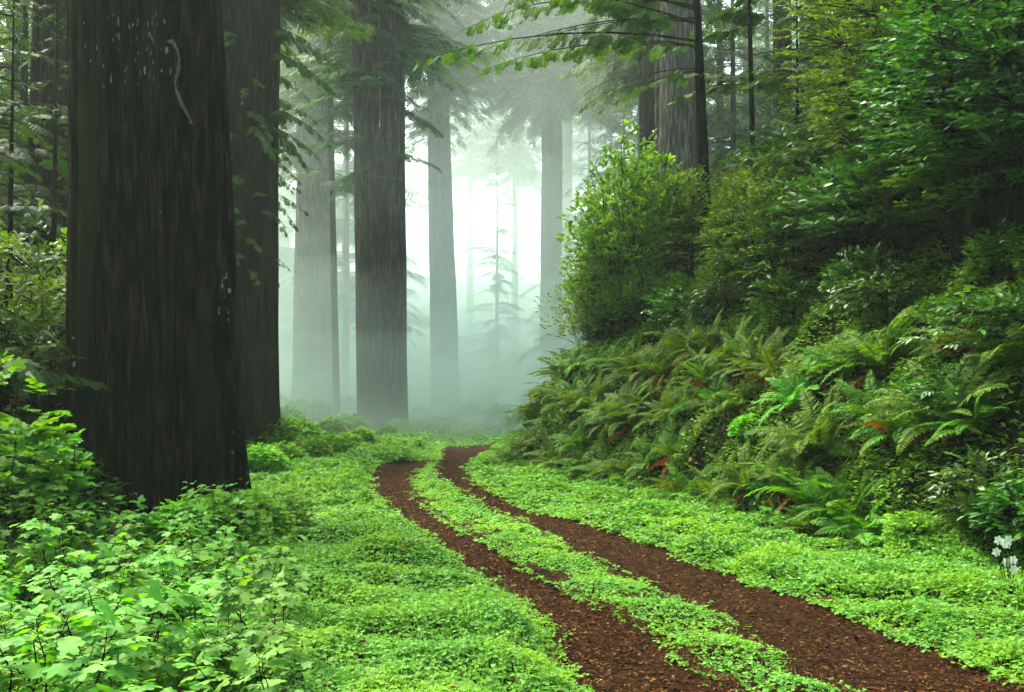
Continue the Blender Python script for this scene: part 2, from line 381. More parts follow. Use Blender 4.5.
mound = Waves(21, 0.8, 18); mound2 = Waves(22, 2.6, 12)
def clover_points(n, d0, d1):
    d = np.sqrt(rng.uniform(d0 ** 2, d1 ** 2, n)); x = rng.uniform(-.53, .53, n) * d
    return x, d
def left_edge(y):
    return np.where(y < 12, -1.9 - (y - 6) * 0.36, -4.2 - (y - 12) * 0.22)
CL = {'left': MB(), 'middle': MB(), 'right': MB()}
GR = {'left': MB(), 'middle': MB(), 'right': MB()}
blade_v = np.array([(0, -.5, 0), (0, .5, 0), (.12, .35, .55), (.12, -.35, .55), (.4, 0, 1)], float); blade_f = [(0, 1, 2, 3), (3, 2, 4)]
cC = [(A + B) / 2 for A, B in RUTS]
for d0, d1, dens, size in ((4.6, 8, 1350, .030), (8, 12, 850, .038), (12, 18, 450, .052), (18, 30, 200, .078), (30, 60, 48, .14), (60, 115, 11, .28)):
    n = int(dens * 0.53 * (d1 ** 2 - d0 ** 2))
    x, y = clover_points(n, d0, d1)
    s = bank_dist(x, y); r = rut_inside(x, y)
    edge = 0.04 * n_fine(x * 1.7, y * 1.7) + 0.03 * n_soft(x * 3, y * 3) + .02
    rr = rng.uniform(0, 1, n)
    side = np.where(x < np.interp(y, cC[0][:, 1], cC[0][:, 0]), 0, np.where(x > np.interp(y, cC[1][:, 1], cC[1][:, 0]), 2, 1))
    keep = (s < 0.12) & (r < edge + 0.02 + (rr ** 9) * 0.12) & ((x > left_edge(y) - 4.5) | (y > 24))
    # the middle strip is thinner and grows thin towards the viewer
    thin = np.where(side == 1, np.clip(0.6 + (y - 6.5) * 0.07, 0.52, 1.0), 1.0)
    keep &= rng.uniform(0, 1, n) < thin
    x, y, s, r, side = x[keep], y[keep], s[keep], r[keep], side[keep]; n = len(x)
    h = 0.11 + 0.07 * mound(x, y) + 0.05 * mound2(x, y)
    h = np.clip(h * np.clip((-r + 0.04) / 0.22, 0.28, 1.0), 0.02, .3)
    h = np.where(side == 1, h * .6, h) * np.where(s > -.4, 1.3, 1)
    h = np.where((side == 0) & (y > 15), h * 1.6, h)
    z = H(x, y) + h * rng.uniform(0.55, 1.05, n)
    sz = size * rng.uniform(.65, 1.3, n) * np.where(side == 1, .85, 1)
    fr = rand_frames(n, sz, sz, .33)
    T = np.column_stack([x, y, z])
    for k, nm in enumerate(('left', 'middle', 'right')):
        mk = side == k
        CL[nm].stamp(tre_v, tre_f, fr[mk], T[mk])
    # grass blades mixed in
    g_n = n // 5
    pick = rng.choice(n, g_n, replace=False)
    a = rng.uniform(0, 6.28, g_n); hh = h[pick] * rng.uniform(1.0, 1.7, g_n) + .02; wd = size * .22 * np.ones(g_n)
    ca, sa = np.cos(a), np.sin(a); O = np.zeros(g_n)
    fr2 = np.stack([np.stack([ca * hh, sa * hh, O], -1), np.stack([-sa * wd, ca * wd, O], -1), np.stack([O, O, hh], -1)], 1)
    Tb = np.column_stack([x[pick], y[pick], H(x[pick], y[pick])])
    for k, nm in enumerate(('left', 'middle', 'right')):
        mk = side[pick] == k
        GR[nm].stamp(blade_v, blade_f, fr2[mk], Tb[mk])
for nm, txt in (('left', 'bright green clover carpeting the verge left of the track'), ('middle', 'low clover strip growing between the two wheel ruts'), ('right', 'bright clover verge between the right rut and the fern bank')):
    tag(CL[nm].build('clover', M['clover']), txt, 'clover', kind='stuff')
for nm, txt in (('left', 'short grass blades among the clover left of the track'), ('middle', 'short grass blades on the strip between the ruts'), ('right', 'short grass blades along the foot of the fern bank')):
    tag(GR[nm].build('grass', M['clover']), txt, 'grass', kind='stuff')

# ------------------------------------------------------------------ leaves
def oval_leaf(w=.42, fold=.1, droop=.12):
    v = np.array([(0, 0, 0), (.3, -w * .5, 0), (.7, -w * .42, 0), (1, 0, 0), (.7, w * .42, 0), (.3, w * .5, 0), (.5, 0, 0)], float)
    v[:, 2] = fold * np.abs(v[:, 1]) * 2 - droop * v[:, 0] ** 2
    return v, [(0, 1, 2, 6), (6, 2, 3), (6, 3, 4), (0, 6, 4, 5)]
def simple_leaf(w=.5, fold=.12, droop=.1):
    v = np.array([(0, 0, 0), (.45, -w * .5, 0), (1, 0, 0), (.45, w * .5, 0)], float)
    v[:, 2] = fold * np.abs(v[:, 1]) * 2 - droop * v[:, 0] ** 2
    return v, [(0, 1, 2), (0, 2, 3)]
def lobed_leaf(lobes=5, depth=.38, droop=.28, spread=2.5):
    # palmate leaf, stalk at the origin, middle lobe along +x
    pts = []
    n = lobes * 4
    for k in range(n + 1):
        a = -spread + 2 * spread * k / n
        c = abs(math.cos(a / spread * math.pi * lobes / 2 + (math.pi / 2 if lobes % 2 == 0 else 0)))
        r = (1 - depth) + depth * c
        r *= 1.0 - 0.28 * (abs(a) / spread) ** 1.5
        pts.append((0.35 + .65 * r * math.cos(a), .65 * r * math.sin(a) * 1.05, 0))
    v = np.array([(0.35, 0, 0.0)] + pts + [(0, 0, 0)], float)
    v[:, 2] = .07 * np.abs(np.sin(np.arctan2(v[:, 1], v[:, 0] - .35) * 2.5)) * np.hypot(v[:, 1], v[:, 0] - .35) - droop * ((v[:, 0] - .2) ** 2 * .8 + v[:, 1] ** 2)
    f = [(0, k, k + 1) for k in range(1, n + 1)] + [(0, n + 1, n + 2), (0, n + 2, 1)]
    return v, f

def frames_from(t, up, sx, sy=None):
    t = norm(t); s = norm(np.cross(up, t)); z = np.cross(t, s)
    sx = np.asarray(sx, float); sy = sx if sy is None else np.asarray(sy, float)
    return np.stack([t * sx[:, None], s * sy[:, None], z * sx[:, None]], 1)

def curve_pts(p0, p1, sag, n=5, r=None):
    t = np.linspace(0, 1, n)[:, None]
    return p0 + (p1 - p0) * t + np.array([0, 0, sag]) * 4 * (t * (1 - t))

def shrub(seed, h, w, tips, leaf, size, per, mat, sprig=.35, flat=.35, core=.55, lobes=5, stem_r=.012, base_gap=.05, whorl=False, layers=0):
    """a bush: arching stems from one root and leafy sprigs on an uneven, gapped dome"""
    r = np.random.default_rng(seed)
    lf, sf = MB(), MB()
    ld = norm(r.normal(0, 1, (lobes, 3)) + [0, 0, .5]); la = r.uniform(.15, .4, lobes)
    d = norm(r.normal(0, 1, (tips * 3, 3))); d = d[d[:, 2] > -.35][:tips]
    bump = (np.maximum(d @ ld.T, 0) ** 5 * la).sum(1)
    rad = (core + (1 - core) * r.uniform(0, 1, len(d)) ** .6) * (0.72 + bump)
    P = d * rad[:, None] * [w / 2, w / 2, h * .5] + [0, 0, h * .5]
    if layers:
        zq = (np.round(P[:, 2] / h * layers) + .15 * r.normal(0, 1, len(P))) / layers * h
        P[:, 2] = zq
    P[:, 2] = np.maximum(P[:, 2], base_gap * h * r.uniform(.5, 1.5, len(P)))
    ns = max(4, tips // 40)
    nodes = []
    for k in range(ns):
        a = r.uniform(0, 6.28); q = r.uniform(.15, .75)
        top = np.array([math.cos(a) * w * .5 * q, math.sin(a) * w * .5 * q, h * r.uniform(.55, .92)])
        base = np.array([math.cos(a) * .08 * w * r.uniform(0, 1), math.sin(a) * .08 * w * r.uniform(0, 1), -.1])
        pts = curve_pts(base, top, .1 * h * r.uniform(-.2, .8), 7); pts[1:-1] += r.normal(0, .02 * h, (5, 3))
        sf.tube(pts, np.linspace(stem_r, stem_r * .35, 7), 5)
        nodes += list(pts[2:])
    nodes = np.array(nodes)
    dist = np.linalg.norm(P[:, None] - nodes[None], axis=2) + .6 * np.maximum(nodes[None, :, 2] - P[:, None, 2], 0)
    nn = nodes[dist.argmin(1)]
    for k in range(len(P)):
        if k % 2 == 0:
            sf.tube(curve_pts(nn[k], P[k], .04, 4), np.linspace(stem_r * .35, stem_r * .15, 4), 3)
    out = norm(P - [0, 0, h * .35]); out[:, 2] *= flat; out += r.normal(0, .25, out.shape) * [1, 1, .5]; out = norm(out)
    up = norm(np.array([0, 0, 1.]) + .35 * norm(P - [0, 0, h * .2]) + r.normal(0, .25, P.shape))
    side = norm(np.cross(up, out))
    bv, bf = leaf
    n = len(P)
    for j in range(per):
        if whorl:
            a = 2 * math.pi * j / per + r.uniform(0, .6, n)
            t = out * (np.cos(a) * .9)[:, None] + side * np.sin(a)[:, None] + up * r.uniform(-.1, .45, n)[:, None]
            pos = P + out * r.uniform(-.04, .04, n)[:, None]
        else:
            sg = 1 if j % 2 else -1
            f = (j + .5) / per
            ang = r.uniform(.5, 1.1, n) * (1 - .6 * f) * sg
            t = out * np.cos(ang)[:, None] + side * np.sin(ang)[:, None] + up * r.normal(-.08, .2, n)[:, None]
            pos = P + out * ((f - .6) * sprig)
            pos = pos - up * (sprig * .12 * f * f)
        u = norm(up + r.normal(0, .28, up.shape))
        sz = size * r.uniform(.6, 1.25, n)
        k = r.uniform(0, 1, n) < .94
        lf.stamp(bv, bf, frames_from(t, u, sz)[k], pos[k])
    return [('foliage', lf.mesh('foliage', mat)), ('stem', sf.mesh('stem', M['stem']))]

def fern(seed, n_fr, length, mat, dead=2, pairs=26, arch=1.0, wide=.17):
    r = np.random.default_rng(seed)
    gf, df = MB(), MB()
    pv = np.array([(0, -.5, 0), (.35, -.62, .02), (1, .05, -.06), (.3, .5, .02)], float); pf = [(0, 1, 2, 3)]
    def frond(mb, a, L, e0, bend, w, n):
        t = np.linspace(0, 1, n + 2)
        el = e0 - bend * t ** 1.3
        ds = L / (n + 1)
        rr = np.concatenate([[0], np.cumsum(np.cos(el[:-1]) * ds)]); zz = np.concatenate([[0], np.cumsum(np.sin(el[:-1]) * ds)])
        yaw = a + r.normal(0, .12) * t
        P = np.stack([rr * np.cos(yaw), rr * np.sin(yaw), zz], -1)
        T = norm(np.gradient(P, axis=0)); S = norm(np.cross(np.array([0, 0, 1.]), T)); S += .0
        U = np.cross(T, S)
        tw = r.normal(0, .35); S, U = S * math.cos(tw) + U * math.sin(tw), U * math.cos(tw) - S * math.sin(tw)
        mb.tube(P[::2], np.linspace(.006, .0015, len(P[::2])), 3)
        i = np.arange(2, n + 1); tt = t[i]
        prof = np.minimum(1, (tt - .06) * 6) * (1 - tt ** 2.4) ** .9 + .04
        pl = w * L * prof
        for sg in (-1, 1):
            d = S[i] * sg + T[i] * (.25 + .5 * tt)[:, None] - U[i] * .12 + r.normal(0, .07, (len(i), 3))
            mb.stamp(pv, pf, frames_from(d, U[i] + r.normal(0, .15, (len(i), 3)), pl, np.full(len(i), ds * .92)), P[i])
    for k in range(n_fr):
        a = 2 * math.pi * (k * .381966) + r.normal(0, .3)
        frond(gf, a, length * r.uniform(.75, 1.15), r.uniform(.9, 1.45), r.uniform(.9, 1.7) * arch, wide * r.uniform(.85, 1.1), pairs)
    for k in range(dead):
        frond(df, r.uniform(0, 6.28), length * r.uniform(.6, .95), r.uniform(.2, 1.0), r.uniform(.7, 1.4), wide * .85, pairs)
    out = [('frond_rosette', gf.mesh('frond_rosette', mat))]
    if dead: out.append(('dead_frond', df.mesh('dead_frond', M['dead'])))
    return out

def berry_plant(seed, stems, h, leaf, size, mat, spread=.35, per=20):
    r = np.random.default_rng(seed); lf, sf = MB(), MB(); bv, bf = leaf
    for k in range(stems):
        a = r.uniform(0, 6.28); hh = h * r.uniform(.6, 1.1); o = spread * r.uniform(.1, .6)
        b = np.array([math.cos(a) * o * .5, math.sin(a) * o * .5, -.03]); t = np.array([math.cos(a) * spread * r.uniform(.5, 1.2), math.sin(a) * spread * r.uniform(.5, 1.2), hh])
        pts = curve_pts(b, t, .05, 7); pts[1:-1, :2] += r.normal(0, .015, (5, 2))
        sf.tube(pts, np.linspace(.006, .002, 7), 4)
        m = per
        f = r.uniform(.3, 1.0, m); f[:3] = (1.0, .97, .93)
        P = np.stack([np.interp(f, np.linspace(0, 1, 7), pts[:, c]) for c in range(3)], 1)
        az = np.arange(m) * 2.4 + r.uniform(0, 6)
        el = r.uniform(.0, .5, m)
        d = np.stack([np.cos(az), np.sin(az), el], -1); pet = r.uniform(.05, .13, m) * (1.2 - .7 * f)
        Q = P + norm(d) * pet[:, None]
        for p, q in zip(P, Q): sf.tube([p, (p + q) / 2 + [0, 0, .006], q], [.002, .0017, .0014], 3)
        up = norm(np.array([0, 0, 1.]) + r.normal(0, .28, (m, 3)))
        d2 = d * [1, 1, 0] + np.stack([0 * f, 0 * f, r.normal(-.12, .18, m)], -1)
        sz = size * r.uniform(.55, 1.2, m) * np.where(f > .92, .75, 1.1)
        lf.stamp(bv, bf, frames_from(d2, up, sz), Q)
    return [('foliage', lf.mesh('foliage', mat)), ('stem', sf.mesh('stem', M['stem']))]

# conifer foliage -----------------------------------------------------------
def feather(pairs=8, w=.28):
    v, f = [], []
    for k in range(pairs):
        x = .08 + .9 * k / pairs
        l = w * (1 - .75 * (k / pairs) ** 1.5) * (.6 + .4 * min(1, k / 2))
        for sg in (-1, 1):
            b = len(v)
            v += [(x, 0, 0), (x + .10, 0, 0), (x + .16 + .35 * l, sg * l, -.02 - .10 * l), (x + .08 + .3 * l, sg * l * .92, -.02 - .1 * l)]
            f.append((b, b + 1, b + 2, b + 3) if sg < 0 else (b, b + 3, b + 2, b + 1))
    v += [(.9, -.02, 0), (1.08, 0, -.02), (.9, .02, 0)]; f.append((len(v) - 3, len(v) - 2, len(v) - 1))
    v = np.array(v, float); v[:, 2] -= .12 * v[:, 0] ** 2
    return v, f
FEA_LO = feather(5, .3)
def spray(sub=5, leaf=6):
    """a flat twig with side twigs that carry short needles"""
    v, f = [], []
    r = np.random.default_rng(5)
    axes = [(np.zeros(3), np.array([1., 0, 0]), 1.0)]
    for k in range(sub):
        x = .12 + .78 * k / sub
        for sg in (-1, 1):
            a = sg * r.uniform(.7, 1.0); l = (.46 - .32 * k / sub) * r.uniform(.8, 1.2)
            axes.append((np.array([x + .04 * (sg > 0), 0, -.1 * x * x]), np.array([math.cos(a), math.sin(a), -.18]), l))
    for o, d, l in axes:
        s = np.array([-d[1], d[0], 0.])
        for k in range(leaf + (2 if l == 1.0 else 0)):
            x = l * (.12 + .9 * k / leaf) if l < 1 else .25 + .13 * k
            ll = .075 * (1 - .3 * k / leaf)
            for sg in (-1, 1):
                b = len(v); p0 = o + d * x; p1 = p0 + d * ll * .75 + s * sg * ll; n = d * .03 - s * sg * .012
                v += [p0 - n * .6, p0 + n, p1 + n * .5, p1 - n * .4]
                f.append((b, b + 1, b + 2, b + 3) if sg < 0 else (b, b + 3, b + 2, b + 1))
    return np.array(v, float), f
FEA = spray()

def conifer_crown(lf, sf, r, axis, z0, z1, n, L0, L1, twigs=12, droop=.35, rise=.15, fea=FEA, az=None, r_br=.02, tw=.26, gap=.15, flop=.25, keep=.9):
    """drooping branches from the trunk between heights z0 and z1; L0/L1 their length at the bottom/top"""
    zs = z0 + (z1 - z0) * np.sort(r.uniform(0, 1, n))
    for z in zs:
        f = (z - z0) / max(z1 - z0, 1e-6)
        L = (L0 + (L1 - L0) * f) * r.uniform(.6, 1.15)
        a = r.uniform(0, 6.28) if az is None else r.uniform(*az)
        d = np.array([math.cos(a), math.sin(a), 0.]); p0 = axis(z)
        t = np.linspace(0, 1, 7)
        rs = rise * r.uniform(.2, 1.6); dr = droop * r.uniform(.6, 1.4)
        bend = np.array([-d[1], d[0], 0]) * r.normal(0, .12)
        P = p0 + (d[None] * t[:, None] + bend * (t ** 2)[:, None]) * L + np.array([0, 0, 1.]) * (L * (rs * t - dr * t ** 2))[:, None]
        sf.tube(P, np.linspace(r_br * (.5 + .5 * L / max(L0, L1)), r_br * .15, 7), 4)
        m = max(6, int(twigs * L / max(L0, L1) * 1.9))
        tt = np.concatenate([np.linspace(gap, .97, m), [1.0]])
        Q = np.stack([np.interp(tt, t, P[:, c]) for c in range(3)], 1)
        T = norm(np.stack([np.interp(tt, t, np.gradient(P[:, c], t)) for c in range(3)], 1))
        S = norm(np.cross(np.array([0, 0, 1.]), T))
        for sg in (-1, 1):
            ang = (.95 - .4 * tt) * r.uniform(.8, 1.2, len(tt)); ang[-1] = 0.1
            D = T * np.cos(ang)[:, None] + S * (sg * np.sin(ang))[:, None] - np.array([0, 0, 1.]) * (flop * r.uniform(.3, 1.6, len(tt)))[:, None]
            l = L * tw * (1.05 - .6 * tt) * r.uniform(.45, 1.35, len(tt))
            U = np.array([0, 0, 1.]) + r.normal(0, .38, (len(tt), 3)) + d * .15
            k = r.uniform(0, 1, len(tt)) < keep
            lf.stamp(fea[0], fea[1], frames_from(D, U, l)[k], Q[k])

def axis_line(p0, p1):
    return lambda z: p0 + (p1 - p0) * ((z - p0[2]) / (p1[2] - p0[2]))

def trunk_mesh(p0, p1, r0, r1, zr0, zr1, top, flare=.35, fh=1.0, ridges=.05, nth=72, nz=70, seed=0, dense_to=9.0, lobes=7):
    """a fluted, tapering trunk; radius r0 at height zr0 and r1 at zr1 above its base point, carried on to the top"""
    r = np.random.default_rng(seed)
    z = np.concatenate([np.linspace(-.6, dense_to, nz), np.linspace(dense_to, top, 12)[1:]])
    th = np.linspace(0, 2 * math.pi, nth, endpoint=False)
    rad = r0 + (r1 - r0) * (z - zr0) / (zr1 - zr0)
    rad = np.maximum(rad, r1 * (1 - .75 * np.clip((z - zr1) / max(top - zr1, 1), 0, 1)))
    TH, ZZ = np.meshgrid(th, z)
    def ang(kmin, kmax, n, p):
        o = 0
        for _ in range(n):
            k = r.integers(kmin, kmax); o = o + np.sin(k * TH + r.uniform(0, 6.28) + r.normal(0, .10) * k * .3 * ZZ * .4 + r.normal(0, .5) * np.sin(ZZ * r.uniform(.3, 1.2) + r.uniform(0, 6)))
        return o / math.sqrt(n)
    fl = np.exp(-np.maximum(ZZ, 0) / fh)
    big = ang(3, lobes, 4, 1)
    R = rad[:, None] * (1 + flare * fl * (1 + .35 * big) + .035 * big)
    rid = np.abs(ang(9, 20, 4, 1)); fine = np.abs(ang(24, 46, 5, 1))
    R = R + ridges * (.9 * (np.minimum(rid, 1.0) ** .8 - .7) + .8 * (np.minimum(fine * 1.3, 1.0) ** .8 - .7)) * np.minimum(1, rad[:, None] / .6)
    ax = axis_line(np.array([p0[0], p0[1], 0.]), np.array([p1[0], p1[1], p1[2] - p0[2]]))
    C = np.stack([ax(q) for q in z])
    V = np.stack([C[:, None, 0] + R * np.cos(TH), C[:, None, 1] + R * np.sin(TH), ZZ], -1)
    mb = MB(); m = len(z)
    i = np.arange(m - 1)[:, None] * nth; j = np.arange(nth)[None]; j2 = (j + 1) % nth
    mb.add((V - [p0[0], p0[1], 0]).reshape(-1, 3), np.stack([i + j, i + j2, i + nth + j2, i + nth + j], -1).reshape(-1, 4))
    return mb, (lambda zz: ax(zz) - [p0[0], p0[1], 0])

def big_tree(name, label, cat, d, stems, bark, top, crown=None, group=None, flare=.3, fh=1.2, ridges=.05, nth=64, nz=60, seed=1, leaf='needle', sink=.1, fea=FEA_LO):
    """stems: list of (x at ground, width there, x at the frame's top edge, width there), all in pixels at depth d"""
    xc = sum(s[0] for s in stems) / len(stems)
    b = at(xc, 385 + CAM_Z * F / d, d); gz = float(H(b[0], b[1])) - sink
    root = empty(name, (b[0], b[1], gz), label, cat, group)
    r = np.random.default_rng(seed); ax0 = None
    for k, (xb, wb, xt, wt) in enumerate(stems):
        p0 = np.array([(xb - 512) / F * d, b[1], gz]); tp = at(xt, 0, d)
        p1 = np.array([tp[0], b[1], tp[2]])
        # keep the depth along the camera axis constant enough: shift x for the extra depth
        mb, ax = trunk_mesh(p0, p1, wb / 2 / F * d, wt / 2 / F * d, 1.7, p1[2] - gz, top, flare, fh, ridges, nth, nz, seed * 13 + k, dense_to=p1[2] - gz + .5)
        o = mb.build('trunk', M[bark], root, smooth=True); o.location = (p0[0] - b[0], 0, 0)
        if ax0 is None: ax0 = lambda z, ax=ax, s=p0[0] - b[0]: ax(z) + [s, 0, 0]
    if crown:
        lf, sf = MB(), MB()
        for c in (crown if isinstance(crown, list) else [crown]):
            c = dict(c); c.setdefault('fea', fea)
            sf.tube(np.stack([ax0(z) for z in np.linspace(c['z0'] * .9, c['z1'], 6)]), np.full(6, .03), 4)
            conifer_crown(lf, sf, r, ax0, c.pop('z0'), c.pop('z1'), c.pop('n'), c.pop('L0'), c.pop('L1'), **c)
        cr = lf.build('crown', M[leaf], root); sf.build('crown_limb', M['stem'], cr)
    return root

# ------------------------------------------------------------------ big trees
def zpy(py, d): return CAM_Z + (385 - py) / F * d

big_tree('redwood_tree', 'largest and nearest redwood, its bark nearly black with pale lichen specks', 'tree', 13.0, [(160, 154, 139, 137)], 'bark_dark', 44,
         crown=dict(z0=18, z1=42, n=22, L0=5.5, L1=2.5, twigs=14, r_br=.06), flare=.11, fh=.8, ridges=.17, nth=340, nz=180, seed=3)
big_tree('redwood_tree', 'mossy brown redwood half hidden behind the left side of the near-black trunk', 'tree', 21.0, [(46, 52, 50, 44)], 'bark_brown', 42,
         crown=dict(z0=13, z1=40, n=20, L0=4.5, L1=2.5, twigs=14, r_br=.05), nth=110, nz=80, seed=4)
big_tree('redwood_tree', 'dark fluted redwood just right of the near-black trunk', 'tree', 26.0, [(238, 74, 242, 66)], 'bark_brown', 44,
         crown=[dict(z0=4.6, z1=13, n=100, L0=1.3, L1=2.5, twigs=13, droop=.45, tw=.19, fea=FEA, flop=.7, keep=.85), dict(z0=13, z1=42, n=30, L0=3.6, L1=2.2, twigs=16, r_br=.05)],
         flare=.10, nth=150, nz=110, seed=5, leaf='needle_light')
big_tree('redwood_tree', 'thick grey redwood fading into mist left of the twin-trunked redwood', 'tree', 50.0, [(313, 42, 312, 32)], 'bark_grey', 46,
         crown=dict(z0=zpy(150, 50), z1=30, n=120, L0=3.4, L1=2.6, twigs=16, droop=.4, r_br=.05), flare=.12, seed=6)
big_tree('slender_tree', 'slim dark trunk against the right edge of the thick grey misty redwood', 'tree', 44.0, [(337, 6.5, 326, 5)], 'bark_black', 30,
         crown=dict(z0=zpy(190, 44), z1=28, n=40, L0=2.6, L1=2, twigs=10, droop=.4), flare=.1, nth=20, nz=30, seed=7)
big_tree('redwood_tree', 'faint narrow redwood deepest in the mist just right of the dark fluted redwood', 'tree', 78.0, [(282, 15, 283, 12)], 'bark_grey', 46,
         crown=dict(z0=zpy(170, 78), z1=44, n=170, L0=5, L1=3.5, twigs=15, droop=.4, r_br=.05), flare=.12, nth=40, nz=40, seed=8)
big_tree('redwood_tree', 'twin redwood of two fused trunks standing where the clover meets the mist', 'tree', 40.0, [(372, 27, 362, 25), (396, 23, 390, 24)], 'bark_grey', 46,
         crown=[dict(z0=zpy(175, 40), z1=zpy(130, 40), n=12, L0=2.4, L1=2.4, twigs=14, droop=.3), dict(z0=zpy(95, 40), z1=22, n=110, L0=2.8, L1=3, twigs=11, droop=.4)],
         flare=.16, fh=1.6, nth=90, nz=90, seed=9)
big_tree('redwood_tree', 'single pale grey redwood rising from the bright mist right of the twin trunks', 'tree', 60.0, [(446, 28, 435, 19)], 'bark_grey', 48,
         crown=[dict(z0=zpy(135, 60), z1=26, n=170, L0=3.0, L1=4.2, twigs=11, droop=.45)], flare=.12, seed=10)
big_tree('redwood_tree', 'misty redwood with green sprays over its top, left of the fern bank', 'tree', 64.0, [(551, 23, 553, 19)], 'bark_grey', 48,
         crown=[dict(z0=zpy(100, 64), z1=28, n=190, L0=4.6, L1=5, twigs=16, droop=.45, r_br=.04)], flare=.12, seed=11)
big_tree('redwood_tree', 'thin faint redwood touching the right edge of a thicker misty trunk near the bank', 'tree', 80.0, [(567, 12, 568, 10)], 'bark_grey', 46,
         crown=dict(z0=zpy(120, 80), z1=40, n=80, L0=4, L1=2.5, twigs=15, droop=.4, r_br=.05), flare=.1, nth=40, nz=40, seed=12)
big_tree('redwood_tree', 'brownish redwood behind the bank, left neighbour of the broad pale-grey trunk', 'tree', 42.0, [(648, 19, 650, 18)], 'bark_brown', 46,
         crown=[dict(z0=zpy(20, 42), z1=44, n=36, L0=3.5, L1=2, twigs=14, droop=.4, r_br=.05)], flare=.1, nth=60, nz=50, seed=13)
big_tree('redwood_tree', 'broad pale-grey fluted redwood at the top of the bank beside the thin black trunk', 'tree', 36.0, [(680, 38, 680, 35)], 'bark_pale', 46,
         crown=[dict(z0=zpy(-10, 36), z1=44, n=36, L0=3.5, L1=2, twigs=14, droop=.4, r_br=.05)], flare=.1, nth=90, nz=60, seed=14)
big_tree('slender_tree', 'thin pale stem between the brownish and the broad pale-grey redwood', 'tree', 37.0, [(660, 6, 659, 6)], 'bark_pale', 30,
         crown=[dict(z0=zpy(-20, 37), z1=28, n=26, L0=2.5, L1=1.5, twigs=10, droop=.4)], flare=.1, nth=20, nz=30, seed=15)
big_tree('hemlock_tree', 'wet black trunk on the bank with long yellow-green boughs reaching left', 'tree', 21.0, [(709, 14, 700, 7)], 'bark_black', 24,
         crown=[dict(z0=4.9, z1=6.2, n=7, L0=4.6, L1=5.8, twigs=26, droop=.26, rise=.20, az=(2.6, 3.6), r_br=.03, tw=.10, flop=.7, keep=.62),
                dict(z0=4.4, z1=6.8, n=8, L0=2.6, L1=3.6, twigs=18, droop=.3, rise=.22, az=(2.1, 4.1), r_br=.02, tw=.13, flop=.7, keep=.62),
                dict(z0=6.4, z1=23, n=46, L0=4.6, L1=1.5, twigs=14, droop=.4, rise=.25, r_br=.03, tw=.18)],
         flare=.05, nth=40, nz=50, seed=16, leaf='needle_light', fea=FEA)
big_tree('slender_tree', 'straight dark sapling trunk standing alone right of the wet black trunk', 'tree', 22.0, [(757, 6, 753, 4)], 'bark_black', 12,
         crown=[dict(z0=3.6, z1=11.5, n=40, L0=1.9, L1=.7, twigs=10, droop=.25, fea=FEA, r_br=.012, tw=.24)], flare=.05, nth=16, nz=30, seed=17)
for (px, w, d, lab, bk) in ((786, 20, 38, 'dark redwood trunk at the top edge, first of the three above the slope', 'bark_brown'), (820, 24, 34, 'pale grey redwood trunk at the top edge between its two neighbours', 'bark_grey'),
                        (848, 22, 39, 'brown redwood trunk at the top edge, nearest the upper right corner thicket', 'bark_brown')):
    big_tree('redwood_tree', lab, 'tree', d, [(px, w, px, w * .9)], bk, 44, crown=dict(z0=14, z1=42, n=28, L0=3.5, L1=2, twigs=14, droop=.4, r_br=.05), flare=.1, nth=60, nz=50, seed=int(px))
big_tree('dead_snag', 'black broken snag showing at the upper right corner', 'tree', 17.0, [(992, 20, 990, 16)], 'bark_black', 5.5, flare=.1, nth=40, nz=40, seed=31)

# pale dead vine on the nearest trunk
mb = MB()
pts = np.array([at(px, py, 12.02) for px, py in ((167, 40), (172, 41), (177, 50), (180, 60), (178, 72), (174, 80), (176, 88), (180, 100), (186, 113), (191, 122))])
pts[:, 1] += np.array([.06, 0, .01, -.02, .01, .03, 0, -.01, .01, .05])
u = np.linspace(0, len(pts) - 1, 40); P = np.stack([np.interp(u, np.arange(len(pts)), pts[:, c]) for c in range(3)], 1)
P[1:-1] = (P[:-2] + 2 * P[1:-1] + P[2:]) / 4; P += rng.normal(0, .003, P.shape)
mb.tube(P, .016 + .006 * np.sin(u * 2), 7)
tag(mb.build('dead_vine', M['vine'], smooth=True), 'crooked pale dead vine clinging high on the near-black trunk', 'vine')

# ------------------------------------------------------------------ conifers in the distance and at the sides
def hemlock_meshes(seed, h, L0, n, mat, r0=.14, fea=FEA_LO, bare=.12, twigs=11):
    r = np.random.default_rng(seed); lf, sf, tk = MB(), MB(), MB()
    ax = lambda z: np.array([0, 0, z])
    zs = np.linspace(-.3, h, 14); tk.tube(np.stack([0 * zs, 0 * zs, zs], 1), np.maximum(r0 * (1 - zs / h), .01), 9)
    sf.tube(np.stack([ax(z) for z in np.linspace(bare * h * .8, h * .98, 8)]), np.full(8, .01), 4)
    conifer_crown(lf, sf, r, ax, bare * h, h * .98, n, L0, .35, twigs=twigs, droop=.38, rise=.2, fea=fea, r_br=.025, tw=.24, flop=.35)
    me = lf.mesh('crown', mat), sf.mesh('crown_limb', M['stem']), tk.mesh('trunk', M['bark_black'], True)
    return me
HEM = [hemlock_meshes(41, 15, 3.2, 130, M['needle'], twigs=13), hemlock_meshes(42, 15, 2.7, 90, M['needle'], bare=.2, twigs=12), hemlock_meshes(43, 15, 3.4, 140, M['needle_light'], twigs=13), hemlock_meshes(46, 15, 2.6, 170, M['needle'], bare=.5, twigs=16), hemlock_meshes(47, 15, 2.1, 230, M['needle_light'], bare=.47, twigs=18, r0=.1)]
HEM_YOUNG = [hemlock_meshes(44, 7, 2.0, 60, M['needle'], r0=.07, fea=FEA, bare=.05), hemlock_meshes(45, 7, 1.7, 46, M['needle_light'], r0=.06, fea=FEA, bare=.06)]
